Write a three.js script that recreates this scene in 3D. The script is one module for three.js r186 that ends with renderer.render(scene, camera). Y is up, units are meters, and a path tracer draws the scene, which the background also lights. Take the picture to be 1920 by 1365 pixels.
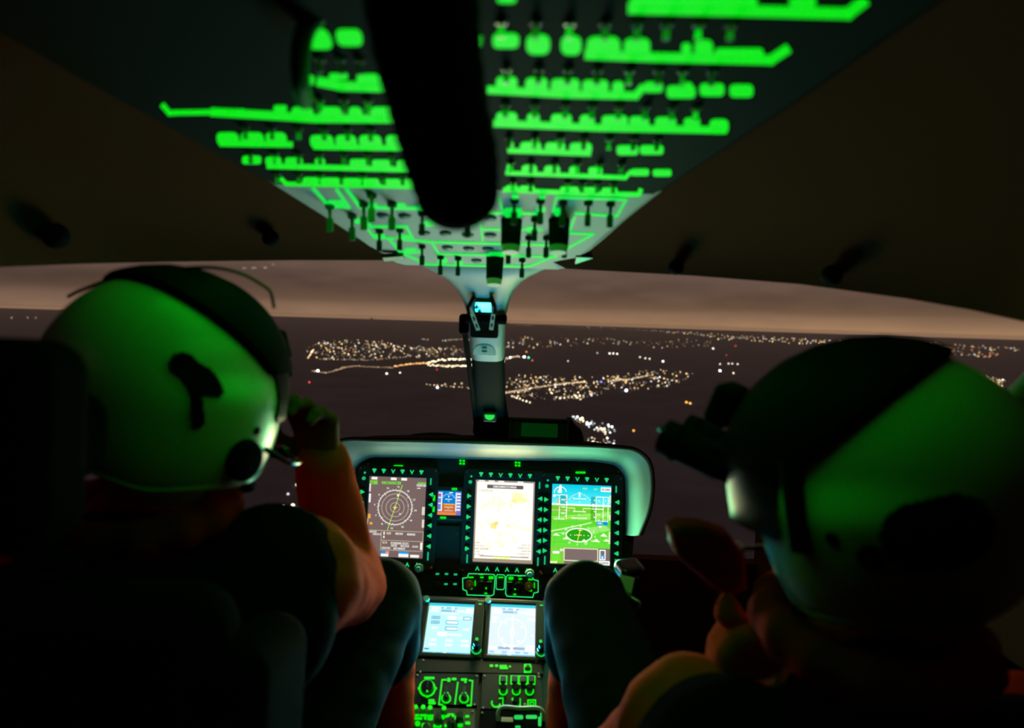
import * as THREE from 'three';
import { RoundedBoxGeometry } from 'three/addons/geometries/RoundedBoxGeometry.js';
import { mergeGeometries, mergeVertices } from 'three/addons/utils/BufferGeometryUtils.js';
import { RectAreaLightUniformsLib } from 'three/addons/lights/RectAreaLightUniformsLib.js';

// ───────────── camera, sky, exposure ─────────────
const D2R = Math.PI / 180, FW = 1920, FH = 1365, FPX = 1250;
const scene = new THREE.Scene();
const camera = new THREE.PerspectiveCamera(2 * Math.atan(FH / 2 / FPX) / D2R, FW / FH, 0.02, 90000);
camera.position.set(0.10, 1.25, 0);
camera.rotation.order = 'YXZ';
camera.rotation.set(-3.7 * D2R, 1.5 * D2R, 1.8 * D2R);
camera.focus = 2.5;
camera.userData.fStop = 2.8;
camera.updateMatrixWorld(true);
const renderer = new THREE.WebGLRenderer();
renderer.toneMapping = THREE.LinearToneMapping;
renderer.toneMappingExposure = 1.0;
renderer.shadowMap.enabled = true;
RectAreaLightUniformsLib.init();

function rng(seed) { let s = seed | 0; return () => { s = (s + 0x6d2b79f5) | 0; let t = Math.imul(s ^ (s >>> 15), 1 | s); t = (t + Math.imul(t ^ (t >>> 7), 61 | t)) ^ t; return ((t ^ (t >>> 14)) >>> 0) / 4294967296; }; }
function hash2(x, y) { let h = Math.imul(x, 374761393) + Math.imul(y, 668265263) | 0; h = Math.imul(h ^ (h >>> 13), 1274126177); return ((h ^ (h >>> 16)) >>> 0) / 4294967296; }
function noise2(x, y, wrapX) {
  const ix = Math.floor(x), iy = Math.floor(y), fx = x - ix, fy = y - iy, sx = fx * fx * (3 - 2 * fx), sy = fy * fy * (3 - 2 * fy);
  const w = (i) => (wrapX ? ((i % wrapX) + wrapX) % wrapX : i);
  const a = hash2(w(ix), iy), b = hash2(w(ix + 1), iy), c = hash2(w(ix), iy + 1), d = hash2(w(ix + 1), iy + 1);
  return (a + (b - a) * sx) * (1 - sy) + (c + (d - c) * sx) * sy;
}
const lerp = (a, b, t) => a + (b - a) * t, clamp = (x, a, b) => Math.min(b, Math.max(a, x)), sstep = (a, b, x) => { const t = clamp((x - a) / (b - a), 0, 1); return t * t * (3 - 2 * t); };

{ // overcast night sky: brown cloud deck lit from below by distant towns
  const W = 2048, H = 1024, data = new Float32Array(W * H * 4);
  for (let r = 0; r < H; r++) {
    const el = ((r + 0.5) / H - 0.5) * 180;
    for (let c = 0; c < W; c++) {
      const az = ((c + 0.5) / W) * 360;
      const e = Math.max(el, 0);
      const n = 0.55 * noise2(az / 6, e / 1.1 + 7, 60) + 0.3 * noise2(az / 2.5, e / 0.5 + 31, 144) + 0.15 * noise2(az / 1.2, e / 0.3 + 77, 300);
      const towards = Math.cos((az - 122) * D2R) * 0.5 + 0.5;              // a large town lies ahead on the right
      const glow = Math.exp(-e / 1.15) * (0.18 + 0.82 * towards ** 4);
      const deck = 0.8 + 0.4 * n;
      const bank = 1 - 0.38 * sstep(0.9, 1.5, e + (n - 0.5) * 0.9) * (1 - sstep(2.0, 4.2, e + (n - 0.5)));
      const up = 1 - 0.5 * sstep(6, 50, e);
      const k = (r * W + c) * 4;
      data[k] = 0.150 * deck * bank * up + 0.27 * glow * (0.8 + 0.4 * n);
      data[k + 1] = 0.092 * deck * bank * up + 0.145 * glow * (0.8 + 0.4 * n);
      data[k + 2] = 0.070 * deck * bank * up + 0.05 * glow * (0.8 + 0.4 * n);
      data[k + 3] = 1;
    }
  }
  const t = new THREE.DataTexture(data, W, H, THREE.RGBAFormat, THREE.FloatType);
  t.mapping = THREE.EquirectangularReflectionMapping; t.magFilter = THREE.LinearFilter; t.needsUpdate = true;
  scene.background = t; scene.environment = t;
}

// ───────────── helpers ─────────────
const V3 = (x, y, z) => new THREE.Vector3(x, y, z), EYE = camera.position.clone();
function ray(px, py) { return V3((px - FW / 2) / FPX, -(py - FH / 2) / FPX, -1).applyQuaternion(camera.quaternion); }
function at(px, py, d) { const r = ray(px, py); return EYE.clone().addScaledVector(r, d / -r.z); }   // the point of the photograph that lies d metres ahead
function frame(o, n) {                                   // a flat face of the cockpit: origin, outward normal, right and up along it
  const f = { o: o.clone(), n: n.clone().normalize(), u: V3(1, 0, 0) };
  f.v = f.n.clone().cross(f.u);
  f.m = new THREE.Matrix4().makeBasis(f.u, f.v, f.n).setPosition(f.o);
  f.hit = (px, py, z = 0) => { const r = ray(px, py), o2 = f.o.clone().addScaledVector(f.n, z), t = o2.clone().sub(EYE).dot(f.n) / r.dot(f.n); return EYE.clone().addScaledVector(r, t); };
  f.l = (px, py, z = 0) => { const p = f.hit(px, py, z).sub(f.o); return [p.dot(f.u), p.dot(f.v)]; };
  return f;
}
const used = new Map();
function numbered(name) { const n = used.get(name) ?? 0; used.set(name, n + 1); return n ? `${name}_${String(n).padStart(3, '0')}` : name; }
function tag(o, label, category, group, kind) { if (label) o.userData.label = label; if (category) o.userData.category = category; if (group) o.userData.group = group; if (kind) o.userData.kind = kind; return o; }
function thing(name, label, category, f, group) { const o = new THREE.Group(); o.name = numbered(name); if (f) { f.m.decompose(o.position, o.quaternion, o.scale); } scene.add(o); return tag(o, label, category, group); }
function mesh(name, g, m, parent) { const o = new THREE.Mesh(Array.isArray(g) ? merge(g) : g, m); o.name = name; o.castShadow = o.receiveShadow = true; parent.add(o); return o; }
function top(name, g, m, label, category, group, kind) { const o = mesh(numbered(name), g, m, scene); return tag(o, label, category, group, kind); }
function struct(name, g, m) { return tag(mesh(name, g, m, scene), null, null, null, 'structure'); }
function merge(list) {
  const out = list.map((g) => { const q = g.index ? g.toNonIndexed() : g.clone(); for (const k of Object.keys(q.attributes)) if (!['position', 'normal', 'uv'].includes(k)) q.deleteAttribute(k); if (!q.attributes.uv) q.setAttribute('uv', new THREE.BufferAttribute(new Float32Array(q.attributes.position.count * 2), 2)); if (!q.attributes.normal) q.computeVertexNormals(); return q; });
  return mergeGeometries(out);
}
const T = (g, x = 0, y = 0, z = 0, rx = 0, ry = 0, rz = 0) => { g.applyMatrix4(new THREE.Matrix4().compose(V3(x, y, z), new THREE.Quaternion().setFromEuler(new THREE.Euler(rx, ry, rz)), V3(1, 1, 1))); return g; };
const rbox = (w, h, d, r = 0.004, seg = 2) => new RoundedBoxGeometry(w, h, d, seg, Math.min(r, w / 2.01, h / 2.01, d / 2.01));
const cyl = (r0, r1, h, n = 20) => new THREE.CylinderGeometry(r0, r1, h, n);
const cylZ = (r0, r1, h, n = 20) => T(cyl(r0, r1, h, n), 0, 0, h / 2, Math.PI / 2);   // stands on z = 0, r0 at the far end
function tube(pts, r, seg = 24, rad = 8, closed = false) { return new THREE.TubeGeometry(new THREE.CatmullRomCurve3(pts, closed), seg, r, rad, closed); }
function prism(poly, z0, z1) {                          // a slab of any outline (counter-clockwise [x, y] points)
  const s = new THREE.Shape(poly.map(([x, y]) => new THREE.Vector2(x, y)));
  return T(new THREE.ExtrudeGeometry(s, { depth: z1 - z0, bevelEnabled: false, steps: 1 }), 0, 0, z0);
}
function ribbon(f, pts, th, h = 0.0012, z = 0) {        // a raised line on face f, along photographed points, th wide there
  const out = [];
  for (let i = 0; i + 1 < pts.length; i++) {
    const [ax, ay] = pts[i], [bx, by] = pts[i + 1], L = Math.hypot(bx - ax, by - ay) || 1, tx = (bx - ax) / L, ty = (by - ay) / L, nx = -ty * th / 2, ny = tx * th / 2, e = i + 2 < pts.length || i > 0 ? th * 0.35 : 0;
    const q = [[ax - tx * e + nx, ay - ty * e + ny], [ax - tx * e - nx, ay - ty * e - ny], [bx + tx * e - nx, by + ty * e - ny], [bx + tx * e + nx, by + ty * e + ny]].map(([x, y]) => f.l(x, y, z));
    let area = 0; q.forEach(([x, y], k) => { const [x2, y2] = q[(k + 1) % 4]; area += x * y2 - x2 * y; });
    out.push(prism(area > 0 ? q : q.reverse(), z, z + h));
  }
  return out;
}
function blob(f, x0, y0, x1, y1, h = 0.0012, z = 0, skew = 0) {  // a rounded legend plate covering those photographed pixels
  const r = Math.min(x1 - x0, y1 - y0) * 0.38, pts = [];
  for (const [cx, cy, a0] of [[x1 - r, y1 - r, 0], [x0 + r, y1 - r, 90], [x0 + r, y0 + r, 180], [x1 - r, y0 + r, 270]]) for (let k = 0; k <= 3; k++) { const a = (a0 + k * 30) * D2R; const yy = cy + r * Math.sin(a); pts.push([cx + r * Math.cos(a) + skew * (yy - y0), yy]); }
  const q = pts.map(([x, y]) => f.l(x, y, z));
  let area = 0; q.forEach(([x, y], k) => { const [x2, y2] = q[(k + 1) % q.length]; area += x * y2 - x2 * y; });
  return prism(area > 0 ? q : q.reverse(), z, z + h);
}
function canvasTex(w, h, draw) { const c = document.createElement('canvas'); c.width = w; c.height = h; const g = c.getContext('2d'); draw(g, w, h); const t = new THREE.CanvasTexture(c); t.colorSpace = THREE.SRGBColorSpace; t.magFilter = THREE.LinearFilter; return t; }
function grainTex(w, h, lo, hi, sx, sy, seed) {
  const d = new Uint8Array(w * h * 4);
  for (let y = 0; y < h; y++) for (let x = 0; x < w; x++) { const n = 0.5 * noise2(x / sx + seed, y / sy) + 0.3 * noise2(x / sx * 2.7 + 9, y / sy * 2.7 + seed) + 0.2 * hash2(x + seed, y), k = (y * w + x) * 4, v = Math.round(255 * lerp(lo, hi, n)); d[k] = d[k + 1] = d[k + 2] = v; d[k + 3] = 255; }
  const t = new THREE.DataTexture(d, w, h); t.wrapS = t.wrapT = THREE.RepeatWrapping; t.magFilter = THREE.LinearFilter; t.needsUpdate = true; return t;
}
function areaLight(parent, color, intensity, w, h, x, y, z, name) { const l = new THREE.RectAreaLight(color, intensity, w, h); l.name = name; l.position.set(x, y, z); l.rotation.y = Math.PI; parent.add(l); return l; }
const lin = (r, g, b) => new THREE.Color().setRGB(r, g, b);
const std = (c, rough = 0.6, o = {}) => new THREE.MeshPhysicalMaterial({ color: c, roughness: rough, ...o });
const emit = (c, k = 1) => new THREE.MeshStandardMaterial({ color: lin(0.01, 0.01, 0.01), roughness: 0.6, emissive: c, emissiveIntensity: k });

const fabricBump = grainTex(256, 256, 0, 1, 3, 3, 5), leatherBump = grainTex(256, 256, 0, 1, 7, 7, 11);
const M = {
  black: std(lin(0.012, 0.012, 0.013), 0.55), blackMatte: std(lin(0.006, 0.006, 0.007), 0.9, { specularIntensity: 0.08 }), blackGloss: std(lin(0.01, 0.01, 0.012), 0.22, { clearcoat: 0.4 }),
  bezel: std(lin(0.03, 0.032, 0.034), 0.5), panel: std(lin(0.022, 0.023, 0.025), 0.65, { bumpMap: leatherBump, bumpScale: 0.0002 }),
  overhead: std(lin(0.52, 0.52, 0.47), 0.6, { bumpMap: leatherBump, bumpScale: 0.0002 }), post: std(lin(0.24, 0.25, 0.25), 0.5, { clearcoat: 0.2, clearcoatRoughness: 0.3 }),
  rim: std(lin(0.17, 0.18, 0.17), 0.5, { bumpMap: leatherBump, bumpScale: 0.00015 }), lining: std(lin(0.080, 0.030, 0.014), 0.95, { specularIntensity: 0.02 }), greyTrim: std(lin(0.22, 0.23, 0.23), 0.5),
  steel: std(lin(0.55, 0.55, 0.53), 0.3, { metalness: 0.9 }), cap: std(lin(0.62, 0.60, 0.50), 0.5), button: std(lin(0.20, 0.21, 0.19), 0.5),
  glass: new THREE.MeshPhysicalMaterial({ color: 0xffffff, roughness: 0, transmission: 1, thickness: 0, ior: 1.3, specularIntensity: 0.5 }),
  helmet: std(lin(0.62, 0.64, 0.60), 0.38, { clearcoat: 0.5, clearcoatRoughness: 0.25 }), visor: std(lin(0.005, 0.005, 0.006), 0.55, { specularIntensity: 0.03 }),
  rubber: std(lin(0.005, 0.005, 0.005), 0.85, { specularIntensity: 0.08 }), orange: std(lin(0.72, 0.055, 0.012), 0.9, { specularIntensity: 0.02, bumpMap: fabricBump, bumpScale: 0.0006 }), red: std(lin(0.45, 0.018, 0.010), 0.85, { specularIntensity: 0.03 }),
  shade_vest: std(lin(0.004, 0.004, 0.0045), 0.95, { specularIntensity: 0.03 }), pad: std(lin(0.010, 0.0125, 0.010), 0.85, { specularIntensity: 0.08, bumpMap: fabricBump, bumpScale: 0.0006 }), skin: std(lin(0.42, 0.24, 0.16), 0.55), glove: std(lin(0.20, 0.05, 0.016), 0.8, { specularIntensity: 0.1 }),  // the first black here carries the shade of the unlit backs
  reflective: std(lin(0.60, 0.63, 0.58), 0.45), seat: std(lin(0.004, 0.004, 0.0045), 0.95, { specularIntensity: 0.03, bumpMap: fabricBump, bumpScale: 0.0005 }),
  green: emit(lin(0.0, 0.78, 0.003), 1), greenSoft: emit(lin(0.01, 0.62, 0.09), 1), key: emit(lin(0.015, 0.66, 0.17), 1), keyDim: emit(lin(0.01, 0.45, 0.16), 1), outline: emit(lin(0.03, 0.85, 0.20), 1), flow: emit(lin(0.0, 0.74, 0.05), 1),
};
const GREEN = new THREE.Color().setRGB(0.0, 1.0, 0.012);

// ───────────── the shell of the cockpit ─────────────
const edgePx = [[-260, 522, 0.62], [-120, 510, 0.74], [0, 501, 0.85], [150, 495, 0.96], [300, 491, 1.06], [550, 488, 1.18], [715, 488, 1.25], [790, 474, 1.27], [900, 470, 1.28], [1010, 478, 1.27], [1062, 504, 1.26], [1300, 517, 1.16], [1500, 533, 1.06], [1700, 560, 0.96], [1820, 581, 0.90], [1920, 603, 0.85], [2060, 640, 0.76], [2200, 690, 0.68]];
const edge = edgePx.map((e) => at(...e));
function loft(rows, flip = false) {                     // rows of equally many points -> one surface
  const n = rows[0].length, p = [], idx = [], uv = [];
  rows.forEach((r, i) => r.forEach((q, j) => { p.push(q.x, q.y, q.z); uv.push(j / (n - 1), i / (rows.length - 1)); }));
  for (let i = 0; i + 1 < rows.length; i++) for (let j = 0; j + 1 < n; j++) { const a = i * n + j, b = a + 1, c = a + n, d = c + 1; flip ? idx.push(a, c, b, b, c, d) : idx.push(a, b, c, b, d, c); }
  const g = new THREE.BufferGeometry(); g.setAttribute('position', new THREE.Float32BufferAttribute(p, 3)); g.setAttribute('uv', new THREE.Float32BufferAttribute(uv, 2)); g.setIndex(idx); g.computeVertexNormals(); return g;
}
{
  const back = (s, lift) => edge.map((p) => V3(clamp(p.x * lerp(1, 1.12, s), -0.92, 0.92), lerp(p.y, 1.66 - 0.05 * Math.abs(p.x), 1 - (1 - s) ** 2.2) + lift, lerp(p.z, 1.3, s ** 1.5)));
  const under = [0, 0.06, 0.14, 0.25, 0.38, 0.52, 0.7, 1].map((s) => back(s, 0)), over = [1, 0.7, 0.52, 0.38, 0.25, 0.14, 0.06, 0].map((s) => back(s, 0.035));
  const ceil = struct('ceiling', loft([...under, ...over, under[0]]), M.lining); const rcC = new THREE.Raycaster();
  const lower = edge.map((p, i) => { const t = i / (edge.length - 1) * 2 - 1; const a = Math.abs(t); return V3(Math.sign(t) * 0.9 * Math.min(1, a * 1.5) ** 1, 0.44 + 0.28 * a ** 4, lerp(-2.26, -0.45, a ** 2.6)); });
  const mid = Math.floor(edge.length / 2);
  const pane = (a, b) => { const rows = []; for (let k = 0; k <= 10; k++) { const s = k / 10; rows.push(edge.slice(a, b).map((p, i) => { const q = lower[a + i], h = Math.PI / 2 * s, e = Math.sin(h) ** 0.8, y = 1 - Math.max(0, Math.cos(h)) ** 1.1; return V3(lerp(p.x, q.x, e), lerp(p.y, q.y, y), lerp(p.z, q.z, e)); })); } return loft(rows); };
  struct('window_1', pane(0, mid), M.glass);
  struct('window_2', pane(mid - 1, edge.length), M.glass);
  struct('floor', T(new THREE.BoxGeometry(1.86, 0.05, 3.6), 0, -0.025, -0.5), M.lining);
  struct('wall_back', T(new THREE.BoxGeometry(1.9, 1.75, 0.05), 0, 0.83, 1.32), M.lining);
  struct('wall_left', [T(new THREE.BoxGeometry(0.05, 0.72, 3.6), -0.93, 0.36, -0.5), T(new THREE.BoxGeometry(0.05, 1.68, 2.5), -0.93, 0.84, 0.08)], M.lining);  // taller box is out of view, extended to keep sky light off the helmets
  struct('wall_right', [T(new THREE.BoxGeometry(0.05, 0.72, 3.6), 0.93, 0.36, -0.5), T(new THREE.BoxGeometry(0.05, 1.68, 2.35), 0.93, 0.84, 0.155), T(new THREE.BoxGeometry(0.05, 0.95, 0.7), 0.93, 0.475, -1.35)], M.lining);  // full-height box likewise closes the unseen side against sky light
  struct('wall_front', T(new THREE.BoxGeometry(1.86, 0.44, 0.05), 0, 0.22, -2.3), M.lining);
  // door pillar on the right
  const a = at(1880, 772, 0.80), b = at(2010, 640, 0.76);
  struct('trim_1', tube([a.clone().lerp(b, -0.6), a, b, b.clone().lerp(a, -0.5)], 0.013, 20, 10), M.greyTrim);
  // rubber buffers on the lining
  for (const [px, py, d, r, l] of [[90, 440, 0.93, 0.0155, 'round black knob on the ceiling lining at far left'], [505, 437, 1.1, 0.0135, 'round black knob on the ceiling lining above the left helmet'], [1270, 495, 1.16, 0.0135, 'round black knob on the ceiling lining right of the overhead panel'], [1566, 510, 1.03, 0.0150, 'round black knob on the ceiling lining above the right helmet']]) {
    rcC.set(EYE, ray(px, py).normalize()); const h = rcC.intersectObject(ceil)[0], p = h ? h.point : at(px, py, d), q = h ? h.face.normal.clone() : EYE.clone().sub(p);
    const g = T(new THREE.LatheGeometry([[0, 1.7], [0.5, 1.6], [0.85, 1.3], [1, 0.9], [0.95, 0.5], [0.7, 0.2], [0.62, 0], [0.6, -0.5], [0, -0.5]].map(([x, y]) => new THREE.Vector2(x * r, y * r)), 24));
    const o = top('ceiling_bumper', g, M.blackMatte, l, 'knob', 'ceiling knobs');
    o.position.copy(p); o.quaternion.setFromUnitVectors(V3(0, 1, 0), q.normalize()); o.scale.setScalar(p.distanceTo(EYE) / d / 1.05);
  }
}
const GROUND_Y = -350;
scene.fog = new THREE.FogExp2(lin(0.9, 0.9, 0.95), 0.00007);   // night haze below the cloud deck
const groundPlane = frame(V3(0, GROUND_Y, 0), V3(0, 1, 0));
{
  const t = grainTex(512, 512, 0.35, 1, 24, 24, 3); t.repeat.set(36, 36);
  const g = new THREE.CircleGeometry(70000, 96); T(g, 0, GROUND_Y, -20000, -Math.PI / 2);
  struct('ground', g, new THREE.MeshStandardMaterial({ color: lin(0.15, 0.16, 0.25), roughness: 1, map: t }));
}

// ───────────── instrument panel and glareshield ─────────────
const FP = frame(V3(0, 0.714, -1.75), V3(0, Math.sin(10 * D2R), Math.cos(10 * D2R)));
{
  // panel board
  const outline = (pts) => { const q = pts.map(([x, y]) => FP.l(x, y)); let a = 0; q.forEach(([x, y], k) => { const [x2, y2] = q[(k + 1) % q.length]; a += x * y2 - x2 * y; }); return a > 0 ? q : q.reverse(); };
  const t = thing('instrument_panel', 'dark instrument panel board carrying the three large displays', 'panel', FP);
  mesh('board', prism(outline([[640, 1112], [640, 880], [665, 846], [1140, 860], [1182, 880], [1190, 1000], [1180, 1122]]), -0.03, -0.006), M.panel, t);
  mesh('lower_plate', prism(outline([[806, 1120], [803, 985], [862, 987], [862, 1121]]), -0.006, -0.002), M.panel, t);
  mesh('lower_plate', prism(outline([[866, 1062], [1014, 1066], [1016, 1123], [864, 1120]]), -0.006, -0.003), M.panel, t);
  // small backlit marks above the displays
  for (const [x0, y0, x1, y1] of [[738, 872, 756, 877], [1079, 884, 1098, 888]]) mesh('legend_light', blob(FP, x0, y0, x1, y1), M.green, t);
  for (const [cx, cy] of [[866.5, 866.5], [970.5, 870]]) for (const [dx, dy] of [[-3, -2.7], [3, -2.3], [-3, 2.7], [3, 3]]) mesh('legend_light', blob(FP, cx + dx - 2.4, cy + dy - 2, cx + dx + 2.4, cy + dy + 2), M.green, t);
  // six annunciator buttons under the standby instrument
  for (const [x, y, lit] of [[820, 1076, 1], [837, 1076, 1], [854, 1077, 1], [820, 1094, 0], [836, 1095, 1], [853, 1095, 1]]) {
    const b = mesh('annunciator_button', T(rbox(0.019, 0.018, 0.008, 0.002), ...FP.l(x, y + 3), -0.001), M.bezel, t);
    if (lit) mesh('legend_light', blob(FP, x - 3.2, y - 1.6, x + 3.6, y + 1.8, 0.001, 0.003), M.keyDim, b).userData.label = 'small green lit legend';
  }
  for (const [x, y] of [[806, 1065], [862, 1068], [870, 1070], [1010, 1072], [690, 870], [1160, 885], [812, 1000], [857, 1001]]) mesh('screw', T(cylZ(0.003, 0.003, 0.002, 10), ...FP.l(x, y), -0.004), M.steel, t);
}
{
  // the hood: a pale funnel-shaped lip round the top of the panel under a black deck
  const inner = [[668, 1010], [662, 960], [660, 905], [668, 880], [690, 861], [730, 858], [940, 863], [1130, 868], [1156, 876], [1168, 895], [1171, 935], [1171, 970], [1172, 1003]];
  const outer = [[628, 1010], [618, 950], [614, 880], [620, 846], [642, 830], [720, 829], [935, 835], [1150, 842], [1190, 848], [1212, 868], [1219, 905], [1214, 955], [1196, 1004]];
  const sm = (pts, z) => { const c = new THREE.CatmullRomCurve3(pts.map(([x, y]) => FP.hit(x, y, z)), false, 'centripetal'); return c.getPoints(72); };
  const A = sm(inner, 0.0), B = sm(outer, 0.075), t = thing('glareshield', 'black glareshield hood with pale rounded lip over the instrument panel', 'glareshield');
  const out = (P, k, dz) => P.map((p) => { const c = V3(0, 0.70, p.z), d = p.clone().sub(c).normalize(); return p.clone().addScaledVector(d, k).add(V3(0, 0, dz)); });
  const rows = [A, ...[0.2, 0.4, 0.6, 0.8].map((s) => A.map((p, i) => p.clone().lerp(B[i], s).addScaledVector(FP.n, 0.012 * Math.sin(Math.PI * s)))), B, out(B, 0.004, 0.004), out(B, 0.009, 0.001)];
  mesh('lip', loft(rows), M.rim, t);
  const edge2 = out(B, 0.009, 0.001), shell = [edge2, out(B, 0.014, -0.004), out(B, 0.012, -0.03), out(A, 0.05, -0.02), out(A, 0.02, -0.06)];
  mesh('hood_shell', loft(shell, true), M.blackMatte, t);
  // deck behind the hood reaching forward to the windshield
  const deckN = out(B, 0.012, -0.01).slice(16, 58), far = deckN.map((p, i) => { const s = i / (deckN.length - 1) * 2 - 1; return V3(s * 0.30, 0.885 - 0.03 * s * s, -2.02); });
  const rowsD = [0, 0.25, 0.5, 0.75, 1].map((s) => deckN.map((p, i) => p.clone().lerp(far[i], s).add(V3(0, 0.012 * Math.sin(Math.PI * s), 0))));
  mesh('deck', loft([...rowsD, far.map((p) => V3(p.x, 0.6, p.z))], true), M.blackMatte, t);
}
// things standing on the deck
{
  const p = at(822, 828, 1.86);
  const g = new THREE.SphereGeometry(1, 32, 16, 0, Math.PI * 2, 0, Math.PI / 2); g.scale(0.13, 0.036, 0.07);
  const hump = top('deck_cover', T(g, p.x, p.y - 0.012, p.z), M.blackMatte, 'low black domed cover on the deck left of the post', 'cover');
  const b = at(1010, 808, 1.78), t = thing('status_display', 'black box with a dim green screen on the glareshield deck', 'display');
  t.position.copy(b); t.rotation.x = -0.12; t.rotation.z = -0.002;
  mesh('housing', [T(rbox(0.158, 0.066, 0.02, 0.004), 0, 0, -0.014), T(rbox(0.158, 0.008, 0.035, 0.003), 0, 0.031, -0.004), T(rbox(0.008, 0.066, 0.03, 0.003), -0.077, 0, -0.006), T(rbox(0.008, 0.066, 0.03, 0.003), 0.077, 0, -0.006), T(rbox(0.13, 0.05, 0.07, 0.008), 0, -0.004, -0.055)], M.black, t);
  mesh('bottom_ledge', T(rbox(0.158, 0.006, 0.030, 0.0025), 0, -0.032, -0.002), M.greyTrim, t);
  mesh('screen', T(new THREE.BoxGeometry(0.098, 0.036, 0.002), 0.002, 0.002, -0.003), emit(lin(0.0, 0.020, 0.0015), 1), t);
  areaLight(t, GREEN, 0.02, 0.098, 0.036, 0.002, 0.002, 0, 'screen_light');
  mesh('foot', [T(rbox(0.06, 0.05, 0.06, 0.008), 0, -0.055, -0.05)], M.black, t);
  const s = [], c0 = at(1082, 812, 1.8);
  for (const [x, y] of [[1063, 788], [1072, 787], [1080, 800], [1090, 808], [1093, 818], [1094, 834], [1100, 842], [1063, 842]]) { const q = at(x, y, 1.8); s.push([q.x - c0.x, q.y - c0.y]); }
  const sh = top('side_shroud', prism(s.reverse(), -0.05, 0.02), M.blackMatte, 'black moulded shroud beside the green screen box', 'shroud'); sh.position.copy(c0);
}

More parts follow.
